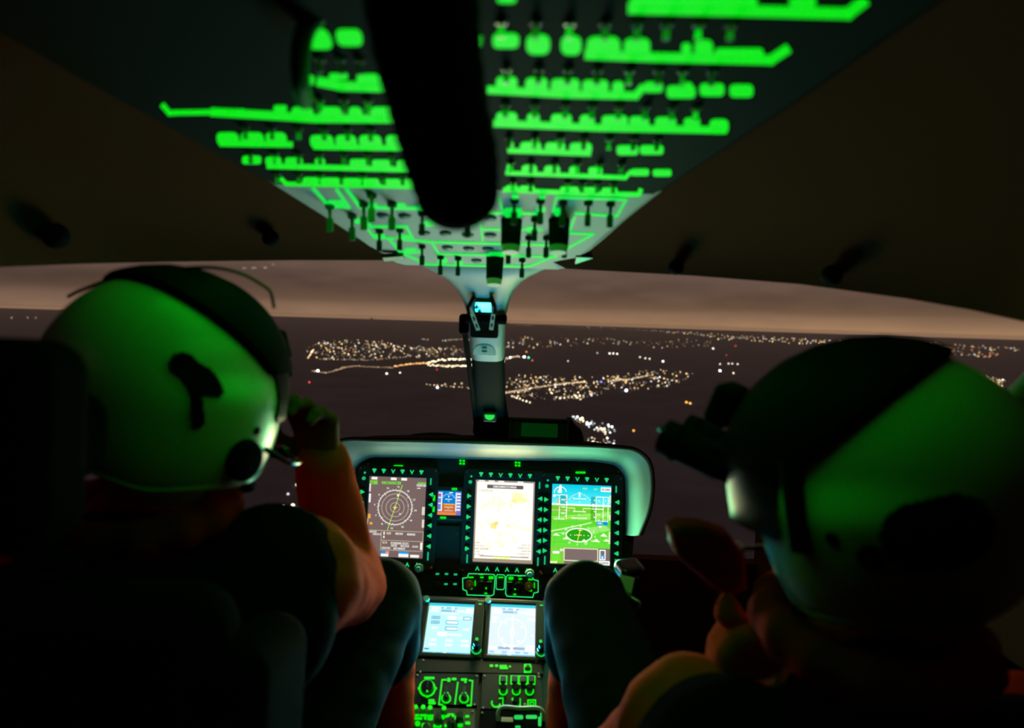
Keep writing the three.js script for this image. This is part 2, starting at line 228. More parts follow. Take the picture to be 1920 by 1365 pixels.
// ───────────── displays ─────────────
const txt = (g, x, y, w, h, c, seed) => { g.fillStyle = c; const R = rng(seed); let q = x; while (q < x + w) { const cw = h * (0.45 + 0.25 * R()); g.fillRect(q, y, cw, h * 0.22); if (R() > 0.35) g.fillRect(q, y + h * 0.39, cw, h * 0.2); g.fillRect(q, y + h * 0.78, cw, h * 0.22); g.fillRect(q, y, h * 0.16, h); if (R() > 0.4) g.fillRect(q + cw - h * 0.16, y, h * 0.16, h); q += cw + h * 0.2; } };
const label = (g, s, x, y, size, c, align = 'center') => { g.fillStyle = c; g.font = `bold ${size}px sans-serif`; g.textAlign = align; g.textBaseline = 'middle'; g.fillText(s, x, y); };
function navPage(g, W, H) {
  g.fillStyle = 'rgb(122,101,99)'; g.fillRect(0, 0, W, H);
  const w = 'rgb(250,248,240)', tan = 'rgb(214,200,182)', gr = 'rgb(120,255,40)';
  const bar = (x0, y0, x1, y1, c) => { g.fillStyle = c; g.beginPath(); g.roundRect(x0 * W, y0 * H, (x1 - x0) * W, (y1 - y0) * H, 4); g.fill(); };
  bar(.04, .018, .14, .05, w); bar(.37, .018, .47, .05, w); bar(.55, .018, .65, .05, w);
  txt(g, .01 * W, .062 * H, .13 * W, .03 * H, gr, 1); txt(g, .05 * W, .085 * H, .1 * W, .025 * H, gr, 2); txt(g, .22 * W, .07 * H, .2 * W, .03 * H, gr, 3); txt(g, .45 * W, .066 * H, .09 * W, .034 * H, gr, 4); txt(g, .84 * W, .064 * H, .14 * W, .024 * H, gr, 5); txt(g, .82 * W, .09 * H, .16 * W, .026 * H, w, 6);
  g.strokeStyle = w; g.lineWidth = 7; g.beginPath(); g.arc(.86 * W, .158 * H, 16, -2.6, -0.6); g.stroke();
  const cx = .47 * W, cy = .385 * H;
  g.lineWidth = 6; g.strokeStyle = w; g.beginPath(); g.arc(cx, cy, .288 * W, 0, 7); g.stroke();
  g.lineWidth = 4; g.strokeStyle = tan; for (const r of [.228, .155, .08]) { g.beginPath(); g.arc(cx, cy, r * W, 0, 7); g.stroke(); }
  g.strokeStyle = w; g.lineWidth = 3.4; for (let k = 0; k < 72; k++) { const a = k * 5 * D2R, r1 = (k % 2 ? .302 : .316) * W; g.beginPath(); g.moveTo(cx + Math.cos(a) * .288 * W, cy + Math.sin(a) * .288 * W); g.lineTo(cx + Math.cos(a) * r1, cy + Math.sin(a) * r1); g.stroke(); }
  ['15', '18', '21', '24', 'W', '30', '33', 'N', '3', '6', 'E', '12'].forEach((s, k) => { const a = (k * 30 - 84) * D2R; label(g, s, cx + Math.cos(a) * .352 * W, cy + Math.sin(a) * .352 * W, 21, w); });
  g.fillStyle = 'rgb(255,225,110)'; for (let k = 0; k < 8; k++) { const a = (k * 45 + 5) * D2R; g.beginPath(); g.arc(cx + Math.cos(a) * .272 * W, cy + Math.sin(a) * .272 * W, 4.5, 0, 7); g.fill(); }
  g.strokeStyle = 'rgb(190,255,90)'; g.lineWidth = 5; g.beginPath(); g.moveTo(.575 * W, .105 * H); g.lineTo(.36 * W, .665 * H); g.stroke();
  g.fillStyle = 'rgb(255,235,110)'; g.fillRect(cx - 18, cy - 4, 36, 8); g.fillRect(cx - 4, cy - 18, 8, 36); g.fillStyle = w; g.fillRect(cx + 12, cy - .17 * W * 1 - 30, 14, 22); g.fillStyle = 'rgb(150,190,255)'; g.fillRect(cx + .21 * W, cy - 26, 12, 14);
  label(g, '40', cx + .09 * W, cy + .105 * W, 18, w);
  bar(0, .1, .035, .2, 'rgb(240,240,235)'); bar(0, .225, .045, .335, 'rgb(252,250,250)'); bar(.93, .365, .985, .465, 'rgb(225,215,195)'); bar(.94, .52, .985, .62, 'rgb(225,215,195)');
  bar(0, .475, .06, .53, 'rgb(240,170,60)'); bar(.05, .575, .1, .605, 'rgb(240,170,60)'); bar(0, .53, .02, .6, w);
  g.strokeStyle = 'rgb(198,186,150)'; g.lineWidth = 5; g.strokeRect(.26 * W, .672 * H, .71 * W, .235 * H); g.beginPath(); g.moveTo(.26 * W, .79 * H); g.lineTo(.97 * W, .79 * H); g.moveTo(.02 * W, .672 * H); g.lineTo(.97 * W, .672 * H); g.stroke();
  txt(g, .04 * W, .68 * H, .13 * W, .022 * H, w, 7); txt(g, .12 * W, .708 * H, .13 * W, .022 * H, w, 8); g.fillStyle = w; g.fillRect(.295 * W, .685 * H, 12, 26); g.fillRect(.295 * W, .735 * H, 12, 20);
  txt(g, .35 * W, .69 * H, .08 * W, .026 * H, 'rgb(255,225,190)', 9); txt(g, .5 * W, .692 * H, .12 * W, .024 * H, w, 10); txt(g, .7 * W, .695 * H, .13 * W, .024 * H, w, 11);
  txt(g, .29 * W, .805 * H, .08 * W, .024 * H, 'rgb(255,225,190)', 12); txt(g, .43 * W, .808 * H, .31 * W, .025 * H, w, 13); txt(g, .44 * W, .838 * H, .1 * W, .024 * H, w, 14); txt(g, .6 * W, .84 * H, .13 * W, .024 * H, w, 15); txt(g, .8 * W, .842 * H, .08 * W, .022 * H, w, 16); txt(g, .28 * W, .87 * H, .14 * W, .024 * H, w, 17); txt(g, .48 * W, .872 * H, .18 * W, .024 * H, w, 18);
  bar(.93, .8, .965, .89, w); bar(.27, .92, .35, .95, 'rgb(30,150,235)'); bar(.35, .92, .41, .95, 'rgb(240,150,140)'); bar(.27, .952, .4, .985, w); bar(.57, .918, .74, .952, 'rgb(30,160,240)'); bar(.57, .945, .74, .985, w); bar(.77, .952, .92, .985, w);
}
function mapPage(g, W, H) {
  g.fillStyle = 'rgb(150,135,115)'; g.fillRect(0, 0, W, H);
  g.fillStyle = 'rgb(255,252,240)'; g.fillRect(.035 * W, .03 * H, .93 * W, .92 * H);
  const R = rng(21);
  for (let k = 0; k < 150; k++) { const x = (.08 + .84 * R()) * W, y = (.14 + .72 * R()) * H, s = 4 + 22 * R() ** 2; g.fillStyle = ['rgb(255,244,214)', 'rgb(250,236,205)', 'rgb(255,250,230)', 'rgb(245,238,225)'][k % 4]; g.beginPath(); g.ellipse(x, y, s * 1.4, s, R() * 3, 0, 7); g.fill(); }
  for (const [x, y, s, c] of [[.72, .2, 42, 'rgb(255,234,170)'], [.66, .25, 26, 'rgb(252,226,150)'], [.82, .24, 30, 'rgb(255,230,170)'], [.33, .56, 30, 'rgb(255,220,140)'], [.37, .53, 20, 'rgb(250,205,120)'], [.55, .48, 20, 'rgb(245,235,215)'], [.58, .55, 18, 'rgb(250,228,180)'], [.24, .3, 28, 'rgb(255,246,218)']]) { g.fillStyle = c; g.beginPath(); for (let k = 0; k < 14; k++) { const a = k / 14 * 6.283, r = s * (0.6 + 0.6 * R()); g.lineTo(x * W + Math.cos(a) * r * 1.1, y * H + Math.sin(a) * r); } g.fill(); }
  g.strokeStyle = 'rgb(240,225,195)'; g.lineWidth = 2; for (let k = 0; k < 26; k++) { g.beginPath(); let x = (.1 + .8 * R()) * W, y = (.15 + .7 * R()) * H; g.moveTo(x, y); for (let i = 0; i < 6; i++) { x += (R() - .5) * 70; y += (R() - .5) * 70; g.lineTo(x, y); } g.stroke(); }
  g.fillStyle = 'rgb(95,85,78)'; g.fillRect(.2 * W, .062 * H, .6 * W, .045 * H); txt(g, .3 * W, .074 * H, .38 * W, .022 * H, 'rgb(255,255,255)', 22);
  for (const x of [.06, .22, .38, .7]) { g.fillStyle = 'rgb(235,230,220)'; g.fillRect(x * W, .008 * H, .1 * W, .018 * H); }
  txt(g, .06 * W, .125 * H, .24 * W, .022 * H, 'rgb(190,180,165)', 23); g.strokeStyle = 'rgb(235,228,214)'; g.lineWidth = 3; g.strokeRect(.1 * W, .12 * H, .22 * W, .03 * H);
  for (let k = 0; k < 5; k++) { txt(g, .03 * W, (.755 + k * .035) * H, (.08 + .07 * (k % 3)) * W, .022 * H, 'rgb(175,165,150)', 24 + k); txt(g, (.8 - .06 * (k % 2)) * W, (.765 + k * .035) * H, (.14 + .05 * (k % 2)) * W, .022 * H, 'rgb(180,172,156)', 34 + k); }
  g.fillStyle = 'rgb(150,135,115)'; g.fillRect(.12 * W, .915 * H, .8 * W, .012 * H);
  txt(g, .34 * W, .92 * H, .26 * W, .028 * H, 'rgb(205,240,40)', 50);
}
function pfdPage(g, W, H) {
  let gr = g.createLinearGradient(0, 0, 0, .275 * H); gr.addColorStop(0, 'rgb(0,196,224)'); gr.addColorStop(1, 'rgb(110,245,245)'); g.fillStyle = gr; g.fillRect(0, 0, W, .275 * H);
  gr = g.createLinearGradient(0, .27 * H, 0, .8 * H); gr.addColorStop(0, 'rgb(112,206,40)'); gr.addColorStop(.35, 'rgb(96,214,48)'); gr.addColorStop(1, 'rgb(104,222,60)'); g.fillStyle = gr; g.fillRect(0, .275 * H, W, .53 * H);
  const w = 'rgb(252,255,250)';
  g.fillStyle = 'rgb(150,232,96)'; g.beginPath(); g.moveTo(0, .42 * H); g.lineTo(W, .33 * H); g.lineTo(W, .4 * H); g.lineTo(.5 * W, .45 * H); g.lineTo(0, .43 * H); g.fill();
  g.fillStyle = 'rgb(150,232,110)'; g.beginPath(); g.moveTo(.1 * W, .62 * H); g.lineTo(.9 * W, .5 * H); g.lineTo(W, .56 * H); g.lineTo(.6 * W, .64 * H); g.fill();
  g.fillStyle = 'rgb(170,196,110)'; g.fillRect(0, .325 * H, .32 * W, .025 * H);
  g.strokeStyle = 'rgb(86,180,40)'; g.lineWidth = 2; for (let k = 0; k < 7; k++) { g.beginPath(); g.moveTo((k - 1) * .2 * W, .28 * H); g.lineTo((k - 3) * .45 * W + .5 * W, .8 * H); g.stroke(); g.beginPath(); g.moveTo(0, (.3 + k * k * .012) * H); g.lineTo(W, (.31 + k * k * .011) * H); g.stroke(); }
  g.strokeStyle = 'rgb(206,244,170)'; g.lineWidth = 10; g.beginPath(); g.moveTo(0, .6 * H); g.lineTo(.18 * W, .57 * H); g.lineTo(.68 * W, .475 * H); g.stroke();
  g.fillStyle = w; g.fillRect(0, .252 * H, W, .02 * H); g.fillStyle = 'rgb(222,246,150)'; g.fillRect(.27 * W, .298 * H, .13 * W, .012 * H); g.fillRect(.53 * W, .298 * H, .13 * W, .012 * H); g.fillRect(.39 * W, .3 * H, 6, .04 * H); g.fillRect(.53 * W, .3 * H, 6, .04 * H);
  // airspeed and altitude tapes
  g.strokeStyle = w; g.lineWidth = 6; g.strokeRect(.14 * W, .145 * H, .12 * W, .3 * H); g.beginPath(); g.moveTo(.05 * W, .15 * H); g.lineTo(.14 * W, .15 * H); g.moveTo(.05 * W, .445 * H); g.lineTo(.26 * W, .445 * H); g.stroke();
  g.fillStyle = 'rgba(0,120,110,.45)'; g.fillRect(.15 * W, .15 * H, .1 * W, .11 * H); g.fillRect(.66 * W, .155 * H, .08 * W, .1 * H); g.fillStyle = 'rgba(40,140,0,.5)'; g.fillRect(.66 * W, .275 * H, .08 * W, .17 * H);
  g.fillStyle = w; g.beginPath(); g.arc(.05 * W, .158 * H, 11, 0, 7); g.fill(); for (let k = 0; k < 9; k++) { g.fillRect(.235 * W, (.16 + k * .034) * H, .025 * W, 5); } for (const [k, y] of [[0, .205], [1, .295], [2, .372]]) label(g, ['140', '120', '100'][k], .195 * W, y * H, 22, w);
  g.fillStyle = 'rgb(255,160,60)'; for (const [x, y] of [[.1, .19], [.1, .23], [.24, .2], [.13, .27], [.23, .43]]) g.fillRect(x * W, y * H, 14, 14);
  g.strokeRect(.745 * W, .155 * H, .2 * W, .3 * H); g.strokeRect(.745 * W, .155 * H, .12 * W, .3 * H); for (let k = 0; k < 4; k++) { label(g, ['16', '15', '13', '12'][k], .79 * W, (.2 + .066 * k + (k > 1 ? .04 : 0)) * H, 20, w); label(g, ['5', '3', '1', '5'][k], .9 * W, (.195 + .066 * k + (k > 1 ? .04 : 0)) * H, 20, w); g.fillRect(.71 * W, (.19 + .07 * k) * H, 10, 10); }
  g.fillStyle = w; g.beginPath(); g.arc(.7 * W, .262 * H, 14, 0, 7); g.fill(); g.fillRect(.67 * W, .3 * H, .2 * W, 8);
  g.fillStyle = 'rgb(0,140,240)'; g.fillRect(.76 * W, .458 * H, .09 * W, .045 * H); g.fillRect(.87 * W, .458 * H, .07 * W, .045 * H); txt(g, .775 * W, .47 * H, .06 * W, .022 * H, w, 60); g.fillStyle = w; g.beginPath(); g.arc(.82 * W, .53 * H, 13, Math.PI, 0); g.fill();
  // attitude scale
  g.strokeStyle = w; g.lineWidth = 5; for (let k = -5; k <= 5; k++) { if (!k) continue; const a = (-90 + k * 12) * D2R; g.beginPath(); g.moveTo(.47 * W + Math.cos(a) * .175 * W, .265 * H + Math.sin(a) * .175 * W); g.lineTo(.47 * W + Math.cos(a) * .2 * W, .265 * H + Math.sin(a) * .2 * W); g.stroke(); }
  g.fillStyle = w; g.beginPath(); g.moveTo(.445 * W, .105 * H); g.lineTo(.495 * W, .105 * H); g.lineTo(.47 * W, .135 * H); g.fill(); g.fillRect(.455 * W, .13 * H, 14, 26);
  for (const [y, a] of [[.185, .19], [.345, .18], [.425, .22]]) { g.fillRect((.47 - a / 2) * W, y * H - 3, a * W, 6); label(g, '10', (.47 - a / 2) * W, y * H, 17, w); label(g, '10', (.47 + a / 2) * W, y * H, 17, w); }
  g.fillRect(.462 * W, .222 * H, 8, 8); g.fillRect(.462 * W, .38 * H, 8, 6);
  // mode line
  label(g, 'NAV', .555 * W, .056 * H, 20, 'rgb(190,245,60)'); label(g, 'ALT', .735 * W, .058 * H, 20, 'rgb(190,245,60)'); g.fillStyle = w; g.fillRect(.82 * W, .033 * H, .18 * W, .055 * H); txt(g, .835 * W, .048 * H, .13 * W, .026 * H, 'rgb(120,100,90)', 61);
  g.strokeStyle = w; g.lineWidth = 7; g.beginPath(); g.arc(.15 * W, .12 * H, .1 * W, Math.PI, 2 * Math.PI - .2); g.stroke(); g.fillStyle = w; g.beginPath(); g.moveTo(.11 * W, .12 * H); g.lineTo(.135 * W, .02 * H); g.lineTo(.165 * W, .02 * H); g.lineTo(.175 * W, .12 * H); g.fill(); g.fillStyle = 'rgb(255,220,200)'; g.fillRect(.1 * W, .09 * H, .06 * W, .02 * H);
  // compass ellipse lying on the ground picture
  g.fillStyle = 'rgb(40,160,16)'; g.beginPath(); g.ellipse(.475 * W, .635 * H, .21 * W, .082 * H, 0, 0, 7); g.fill(); g.strokeStyle = w; g.lineWidth = 9; g.stroke();
  ['N', '3', '6', 'E', '12', '15', 'S', '21', '24', 'W', '30', '33'].forEach((s, k) => { const a = (k * 30 - 85) * D2R; label(g, s, .475 * W + Math.cos(a) * .265 * W, .635 * H + Math.sin(a) * .115 * H, 20, w); });
  g.strokeStyle = 'rgb(245,240,120)'; g.lineWidth = 6; g.beginPath(); g.moveTo(.5 * W, .555 * H); g.lineTo(.45 * W, .715 * H); g.stroke(); g.fillStyle = 'rgb(250,240,130)'; g.fillRect(.43 * W, .63 * H, .09 * W, 7); g.fillRect(.46 * W, .57 * H, .07 * W, 7); g.fillStyle = w; for (const x of [.33, .4, .55, .62]) g.fillRect(x * W, .632 * H, 8, 8);
  g.fillStyle = 'rgb(232,250,214)'; for (const [x, y, s] of [[.1, .64, 26], [.28, .68, 30], [.56, .71, 34], [.76, .7, 34], [.88, .63, 34], [.93, .69, 26]]) { g.beginPath(); g.moveTo((x - .06) * W, y * H + 6); g.lineTo(x * W, y * H - s * .6); g.lineTo((x + .07) * W, y * H + 10); g.fill(); }
  g.fillStyle = 'rgb(226,246,190)'; g.fillRect(.965 * W, .13 * H, 12, .1 * H); g.fillRect(.965 * W, .37 * H, 12, .07 * H); g.fillRect(.965 * W, .58 * H, 12, .15 * H);
  // bottom band
  g.fillStyle = 'rgb(124,106,104)'; g.fillRect(0, .79 * H, W, .21 * H); g.fillStyle = 'rgb(132,200,70)'; g.fillRect(0, .79 * H, .24 * W, .21 * H); g.strokeStyle = 'rgb(222,236,180)'; g.lineWidth = 8; g.strokeRect(.24 * W, .8 * H, .55 * W, .15 * H);
  txt(g, .04 * W, .805 * H, .09 * W, .03 * H, 'rgb(70,255,20)', 62); g.fillStyle = w; g.fillRect(.05 * W, .842 * H, .11 * W, .03 * H); for (let k = 0; k < 3; k++) txt(g, .04 * W, (.88 + .028 * k) * H, .12 * W, .022 * H, 'rgb(80,255,20)', 63 + k); g.fillStyle = 'rgb(222,255,170)'; g.fillRect(0, .965 * H, .13 * W, .025 * H); txt(g, .17 * W, .81 * H, .05 * W, .03 * H, w, 67);
  g.strokeStyle = w; g.lineWidth = 9; g.strokeRect(.825 * W, .81 * H, .085 * W, .115 * H); g.fillStyle = 'rgb(0,150,250)'; g.fillRect(.84 * W, .865 * H, .055 * W, .045 * H); g.fillStyle = w; g.fillRect(.855 * W, .885 * H, 12, 20); g.fillRect(.81 * W, .94 * H, .19 * W, .05 * H); txt(g, .84 * W, .955 * H, .13 * W, .022 * H, 'rgb(110,110,100)', 68); g.fillRect(.3 * W, .968 * H, .12 * W, .02 * H);
  g.fillRect(.97 * W, .8 * H, 12, .08 * H);
}
function standbyPage(g, W, H) {
  g.fillStyle = 'rgb(0,134,226)'; g.fillRect(0, 0, W, H * .52); g.fillStyle = 'rgb(208,112,60)'; g.fillRect(0, H * .52, W, H * .48);
  const w = 'rgb(255,255,255)';
  g.fillStyle = 'rgb(112,132,222)'; g.fillRect(.02 * W, .05 * H, .18 * W, .8 * H); g.fillRect(.8 * W, .05 * H, .18 * W, .8 * H); g.fillStyle = w; g.fillRect(.18 * W, .06 * H, 12, .78 * H); g.fillRect(.76 * W, .06 * H, 12, .78 * H);
  g.fillStyle = 'rgb(215,70,110)'; g.fillRect(.06 * W, .12 * H, .12 * W, .08 * H); g.fillStyle = w; for (let k = 0; k < 6; k++) g.fillRect(.82 * W, (.08 + .13 * k) * H, .14 * W, .07 * H); for (const y of [.07, .26, .5, .78]) g.fillRect(.07 * W, y * H, .1 * W, .05 * H);
  g.strokeStyle = w; g.lineWidth = 5; for (let k = -4; k <= 4; k++) { const a = (-90 + 15 * k) * D2R; g.beginPath(); g.moveTo(.48 * W + Math.cos(a) * 62, .4 * H + Math.sin(a) * 62); g.lineTo(.48 * W + Math.cos(a) * 76, .4 * H + Math.sin(a) * 76); g.stroke(); }
  g.fillStyle = w; g.beginPath(); g.moveTo(.44 * W, .2 * H); g.lineTo(.52 * W, .2 * H); g.lineTo(.48 * W, .28 * H); g.fill(); g.fillRect(.34 * W, .33 * H, .28 * W, 7); g.fillRect(.45 * W, .41 * H, .07 * W, 6); g.fillRect(.5 * W, .05 * H, .14 * W, .04 * H);
  g.fillStyle = 'rgb(255,190,40)'; g.fillRect(.3 * W, .53 * H, .42 * W, .05 * H); g.fillStyle = 'rgb(235,190,170)'; g.fillRect(.32 * W, .64 * H, .36 * W, .05 * H); g.fillRect(.44 * W, .71 * H, .1 * W, .03 * H); g.fillRect(.32 * W, .79 * H, .36 * W, .04 * H);
  g.fillStyle = 'rgb(240,140,80)'; g.fillRect(0, .88 * H, W * .8, .12 * H); g.fillStyle = 'rgb(110,120,225)'; g.beginPath(); g.moveTo(W, .82 * H); g.lineTo(W, H); g.lineTo(.76 * W, H); g.lineTo(.84 * W, .9 * H); g.fill();
}
function gtnBase(g, W, H, bg) {
  g.fillStyle = bg; g.fillRect(0, 0, W, H); g.fillStyle = 'rgb(52,190,205)'; g.fillRect(0, 0, W, .065 * H);
  const w = 'rgb(255,255,255)';
  g.fillStyle = 'rgba(80,150,165,.55)'; g.fillRect(.26 * W, .09 * H, .36 * W, .03 * H); g.fillRect(.28 * W, .14 * H, .3 * W, .045 * H);
  for (const [x, y, ww, s] of [[.08, .09, .16, 1], [.06, .15, .17, 2], [.82, .1, .16, 3], [.8, .155, .17, 4], [.64, .14, .13, 5]]) txt(g, x * W, y * H, ww * W, .045 * H, w, 70 + s);
  g.fillStyle = w; g.beginPath(); g.arc(.53 * W, .1 * H, 13, 0, 7); g.fill(); g.beginPath(); g.arc(.36 * W, .1 * H, 8, 0, 7); g.fill(); g.fillStyle = 'rgb(235,200,240)'; g.beginPath(); g.arc(.53 * W, .16 * H, 8, 0, 7); g.fill();
  g.fillStyle = 'rgb(60,185,235)'; g.fillRect(0, .965 * H, W, .035 * H); g.fillStyle = 'rgb(180,255,200)'; g.fillRect(.2 * W, .975 * H, .08 * W, .02 * H); g.fillStyle = w; g.fillRect(.42 * W, .97 * H, .08 * W, .03 * H);
}
function gtnLeft(g, W, H) {
  gtnBase(g, W, H, 'rgb(178,230,242)'); const w = 'rgb(255,255,255)', dk = 'rgb(72,142,158)';
  txt(g, .3 * W, .2 * H, .36 * W, .03 * H, w, 80);
  g.strokeStyle = dk; g.lineWidth = 5; for (const [x, y, a, b] of [[.1, .28, .17, .05], [.1, .375, .17, .05], [.42, .36, .25, .065], [.42, .48, .24, .065], [.78, .275, .16, .055]]) g.strokeRect(x * W, y * H, a * W, b * H);
  g.fillStyle = 'rgb(120,190,205)'; g.fillRect(.12 * W, .29 * H, .13 * W, .03 * H); g.fillRect(.12 * W, .385 * H, .13 * W, .03 * H);
  g.fillStyle = w; g.fillRect(.44 * W, .265 * H, .18 * W, .065 * H); g.fillRect(.26 * W, .585 * H, .21 * W, .075 * H); txt(g, .66 * W, .285 * H, .1 * W, .03 * H, w, 81); txt(g, .44 * W, .37 * H, .21 * W, .042 * H, w, 82); txt(g, .45 * W, .495 * H, .18 * W, .04 * H, w, 83); txt(g, .8 * W, .285 * H, .12 * W, .035 * H, w, 84); txt(g, .12 * W, .49 * H, .15 * W, .045 * H, w, 85); txt(g, .8 * W, .5 * H, .11 * W, .04 * H, w, 86); txt(g, .5 * W, .61 * H, .09 * W, .035 * H, w, 87); txt(g, .62 * W, .605 * H, .14 * W, .045 * H, w, 88);
  for (let r = 0; r < 2; r++) for (let c = 0; c < 3; c++) txt(g, (.12 + .33 * c) * W, (.72 + .085 * r) * H, (.12 + .02 * c) * W, .045 * H, w, 90 + r * 3 + c);
  g.fillStyle = dk; g.fillRect(.03 * W, .9 * H, .1 * W, .03 * H);
}
function gtnRight(g, W, H) {
  gtnBase(g, W, H, 'rgb(206,222,244)'); const w = 'rgb(255,255,255)';
  g.strokeStyle = 'rgba(240,205,235,.7)'; g.lineWidth = 3; g.beginPath(); g.arc(.15 * W, .85 * H, 60, 0, 7); g.stroke(); g.beginPath(); g.moveTo(0, .64 * H); g.lineTo(W, .62 * H); g.stroke();
  g.strokeStyle = w; g.lineWidth = 5; g.beginPath(); g.arc(.5 * W, .55 * H, .3 * W, 0, 7); g.stroke(); g.lineWidth = 9; g.beginPath(); g.moveTo(.5 * W, .23 * H); g.lineTo(.5 * W, .9 * H); g.stroke();
  g.fillStyle = w; g.beginPath(); g.arc(.5 * W, .56 * H, 20, 0, 7); g.fill(); g.fillRect(.46 * W, .5 * H, .08 * W, .035 * H); for (const [x, y] of [[.35, .38], [.7, .44], [.64, .72], [.3, .68], [.24, .36], [.92, .6]]) { g.beginPath(); g.arc(x * W, y * H, 9, 0, 7); g.fill(); } g.fillStyle = 'rgb(255,205,190)'; g.beginPath(); g.arc(.6 * W, .41 * H, 9, 0, 7); g.fill(); g.beginPath(); g.arc(.51 * W, .57 * H, 9, 0, 7); g.fill();
  for (const [x, y, a] of [[.06, .26, .12], [.05, .33, .06], [.82, .27, .16], [.02, .83, .15], [.82, .79, .16], [.8, .85, .18]]) txt(g, x * W, y * H, a * W, .05 * H, w, 100 + x * 50);
  g.fillStyle = 'rgb(150,165,190)'; g.fillRect(.22 * W, .83 * H, .55 * W, .045 * H); g.fillStyle = w; for (const x of [.35, .46, .52]) { g.beginPath(); g.arc(x * W, .815 * H, 12, 0, 7); g.fill(); } g.beginPath(); g.arc(.5 * W, .87 * H, 12, 0, 7); g.fill(); g.fillStyle = 'rgb(150,190,225)'; for (const x of [.04, .3, .58, .75]) g.fillRect(x * W, .91 * H, .1 * W, .035 * H);
}
function screenMat(w, h, draw, k) { const t = canvasTex(w, h, draw); return new THREE.MeshStandardMaterial({ color: lin(0.005, 0.005, 0.005), roughness: 0.35, emissive: 0xffffff, emissiveIntensity: k, emissiveMap: t }); }
function rectOf(f, tl, tr, br, bl, z = 0) { const q = [tl, tr, br, bl].map(([x, y]) => f.l(x, y, z)); return { x: (q[0][0] + q[1][0] + q[2][0] + q[3][0]) / 4, y: (q[0][1] + q[1][1] + q[2][1] + q[3][1]) / 4, w: ((q[1][0] - q[0][0]) + (q[2][0] - q[3][0])) / 2, h: ((q[0][1] - q[3][1]) + (q[1][1] - q[2][1])) / 2 }; }
const arrowG = new THREE.ExtrudeGeometry(new THREE.Shape([[0, -0.0068], [0.0062, 0.0042], [0.0025, 0.0058], [-0.0025, 0.0058], [-0.0062, 0.0042]].map(([x, y]) => new THREE.Vector2(x, y))), { depth: 0.0012, bevelEnabled: false });
const arrowY = new THREE.ExtrudeGeometry(new THREE.Shape([[0, -0.0068], [0.0058, 0.0052], [0.0032, 0.0052], [0, -0.0004], [-0.0032, 0.0052], [-0.0058, 0.0052]].map(([x, y]) => new THREE.Vector2(x, y))), { depth: 0.0012, bevelEnabled: false });
const keyG = rbox(0.0185, 0.013, 0.007, 0.002, 1);
function multifunction(lab, q, draw, tint, power, knob, keysSkip = []) {
  const r = rectOf(FP, ...q), f = frame(FP.o.clone().addScaledVector(FP.u, r.x).addScaledVector(FP.v, r.y), FP.n), t = thing('multifunction_display', lab, 'display', f, 'large portrait cockpit displays');
  const bw = r.w + 0.062, bh = r.h + 0.054, hole = (w, h, rad) => { const p = new THREE.Path(); p.moveTo(-w / 2, -h / 2); p.lineTo(-w / 2, h / 2); p.lineTo(w / 2, h / 2); p.lineTo(w / 2, -h / 2); return p; };
  const s = new THREE.Shape(); const rr = 0.01, a = bw / 2, b = bh / 2; s.moveTo(-a + rr, -b); s.lineTo(a - rr, -b); s.quadraticCurveTo(a, -b, a, -b + rr); s.lineTo(a, b - rr); s.quadraticCurveTo(a, b, a - rr, b); s.lineTo(-a + rr, b); s.quadraticCurveTo(-a, b, -a, b - rr); s.lineTo(-a, -b + rr); s.quadraticCurveTo(-a, -b, -a + rr, -b); s.holes.push(hole(r.w + 0.004, r.h + 0.004));
  mesh('bezel', T(new THREE.ExtrudeGeometry(s, { depth: 0.012, bevelEnabled: true, bevelSize: 0.002, bevelThickness: 0.002, bevelSegments: 2 }), 0, 0.0, -0.006), M.bezel, t);
  mesh('screen', T(new THREE.BoxGeometry(r.w + 0.004, r.h + 0.004, 0.002), 0, 0, -0.002), screenMat(512, Math.round(512 * r.h / r.w), draw, power), t);
  areaLight(t, tint.c, tint.k, r.w, r.h, 0, 0, 0.012, 'screen_light');
  const key = (x, y, rot, up = false) => { const k = mesh('bezel_key', keyG, M.black, t); k.position.set(x, y, 0.008); k.rotation.z = rot; const ar = mesh('key_light', up ? arrowY : arrowG, M.key, k); ar.position.z = 0.0036; ar.rotation.z = 0; };
  for (let k = 0; k < 6; k++) {
    const u = (k - 2.5) * r.w * 0.165, v = (2.5 - k) * r.h * 0.128 - 0.004;
    key(u, r.h / 2 + 0.0155, 0, k === 2 || k === 4); key(u, -r.h / 2 - 0.0155, Math.PI, true); key(-r.w / 2 - 0.0155, v, Math.PI / 2); key(r.w / 2 + 0.0155, v, -Math.PI / 2);
  }
  for (const [x, y, h] of [[r.w / 2 + 0.0125, r.h / 2 - 0.008, 0.018], [r.w / 2 + 0.0145, -r.h / 2 + 0.008, 0.022], [-r.w / 2 - 0.0145, -r.h / 2 + 0.008, 0.022]]) mesh('marker_light', T(rbox(0.0042, h, 0.0015, 0.0007, 1), x, y, 0.0085), M.keyDim, t);
  for (const [x, y, rad] of [[-r.w / 2 - 0.0145, r.h / 2 - 0.006, 0.005], [-r.w / 2 - 0.0125, r.h / 2 + 0.009, 0.003]]) mesh('sensor_light', T(cylZ(rad, rad, 0.0015, 14), x, y, 0.0085), M.keyDim, t);
  mesh('rocker_knob', [T(cylZ(0.011, 0.0125, 0.02), r.w / 2 - 0.006, -r.h / 2 - 0.022, 0.006), T(cylZ(0.006, 0.007, 0.010), r.w / 2 - 0.006, -r.h / 2 - 0.022, 0.026)], knob, t);
  for (const [sx, sy] of [[-1, -1], [1, -1], [-1, 1], [1, 1]]) mesh('screw', T(cylZ(0.0028, 0.0028, 0.002, 8), sx * (a - 0.006), sy * (b - 0.006), 0.007), M.steel, t);
  return t;
}
const knobGreen = std(lin(0.10, 0.30, 0.20), 0.5);
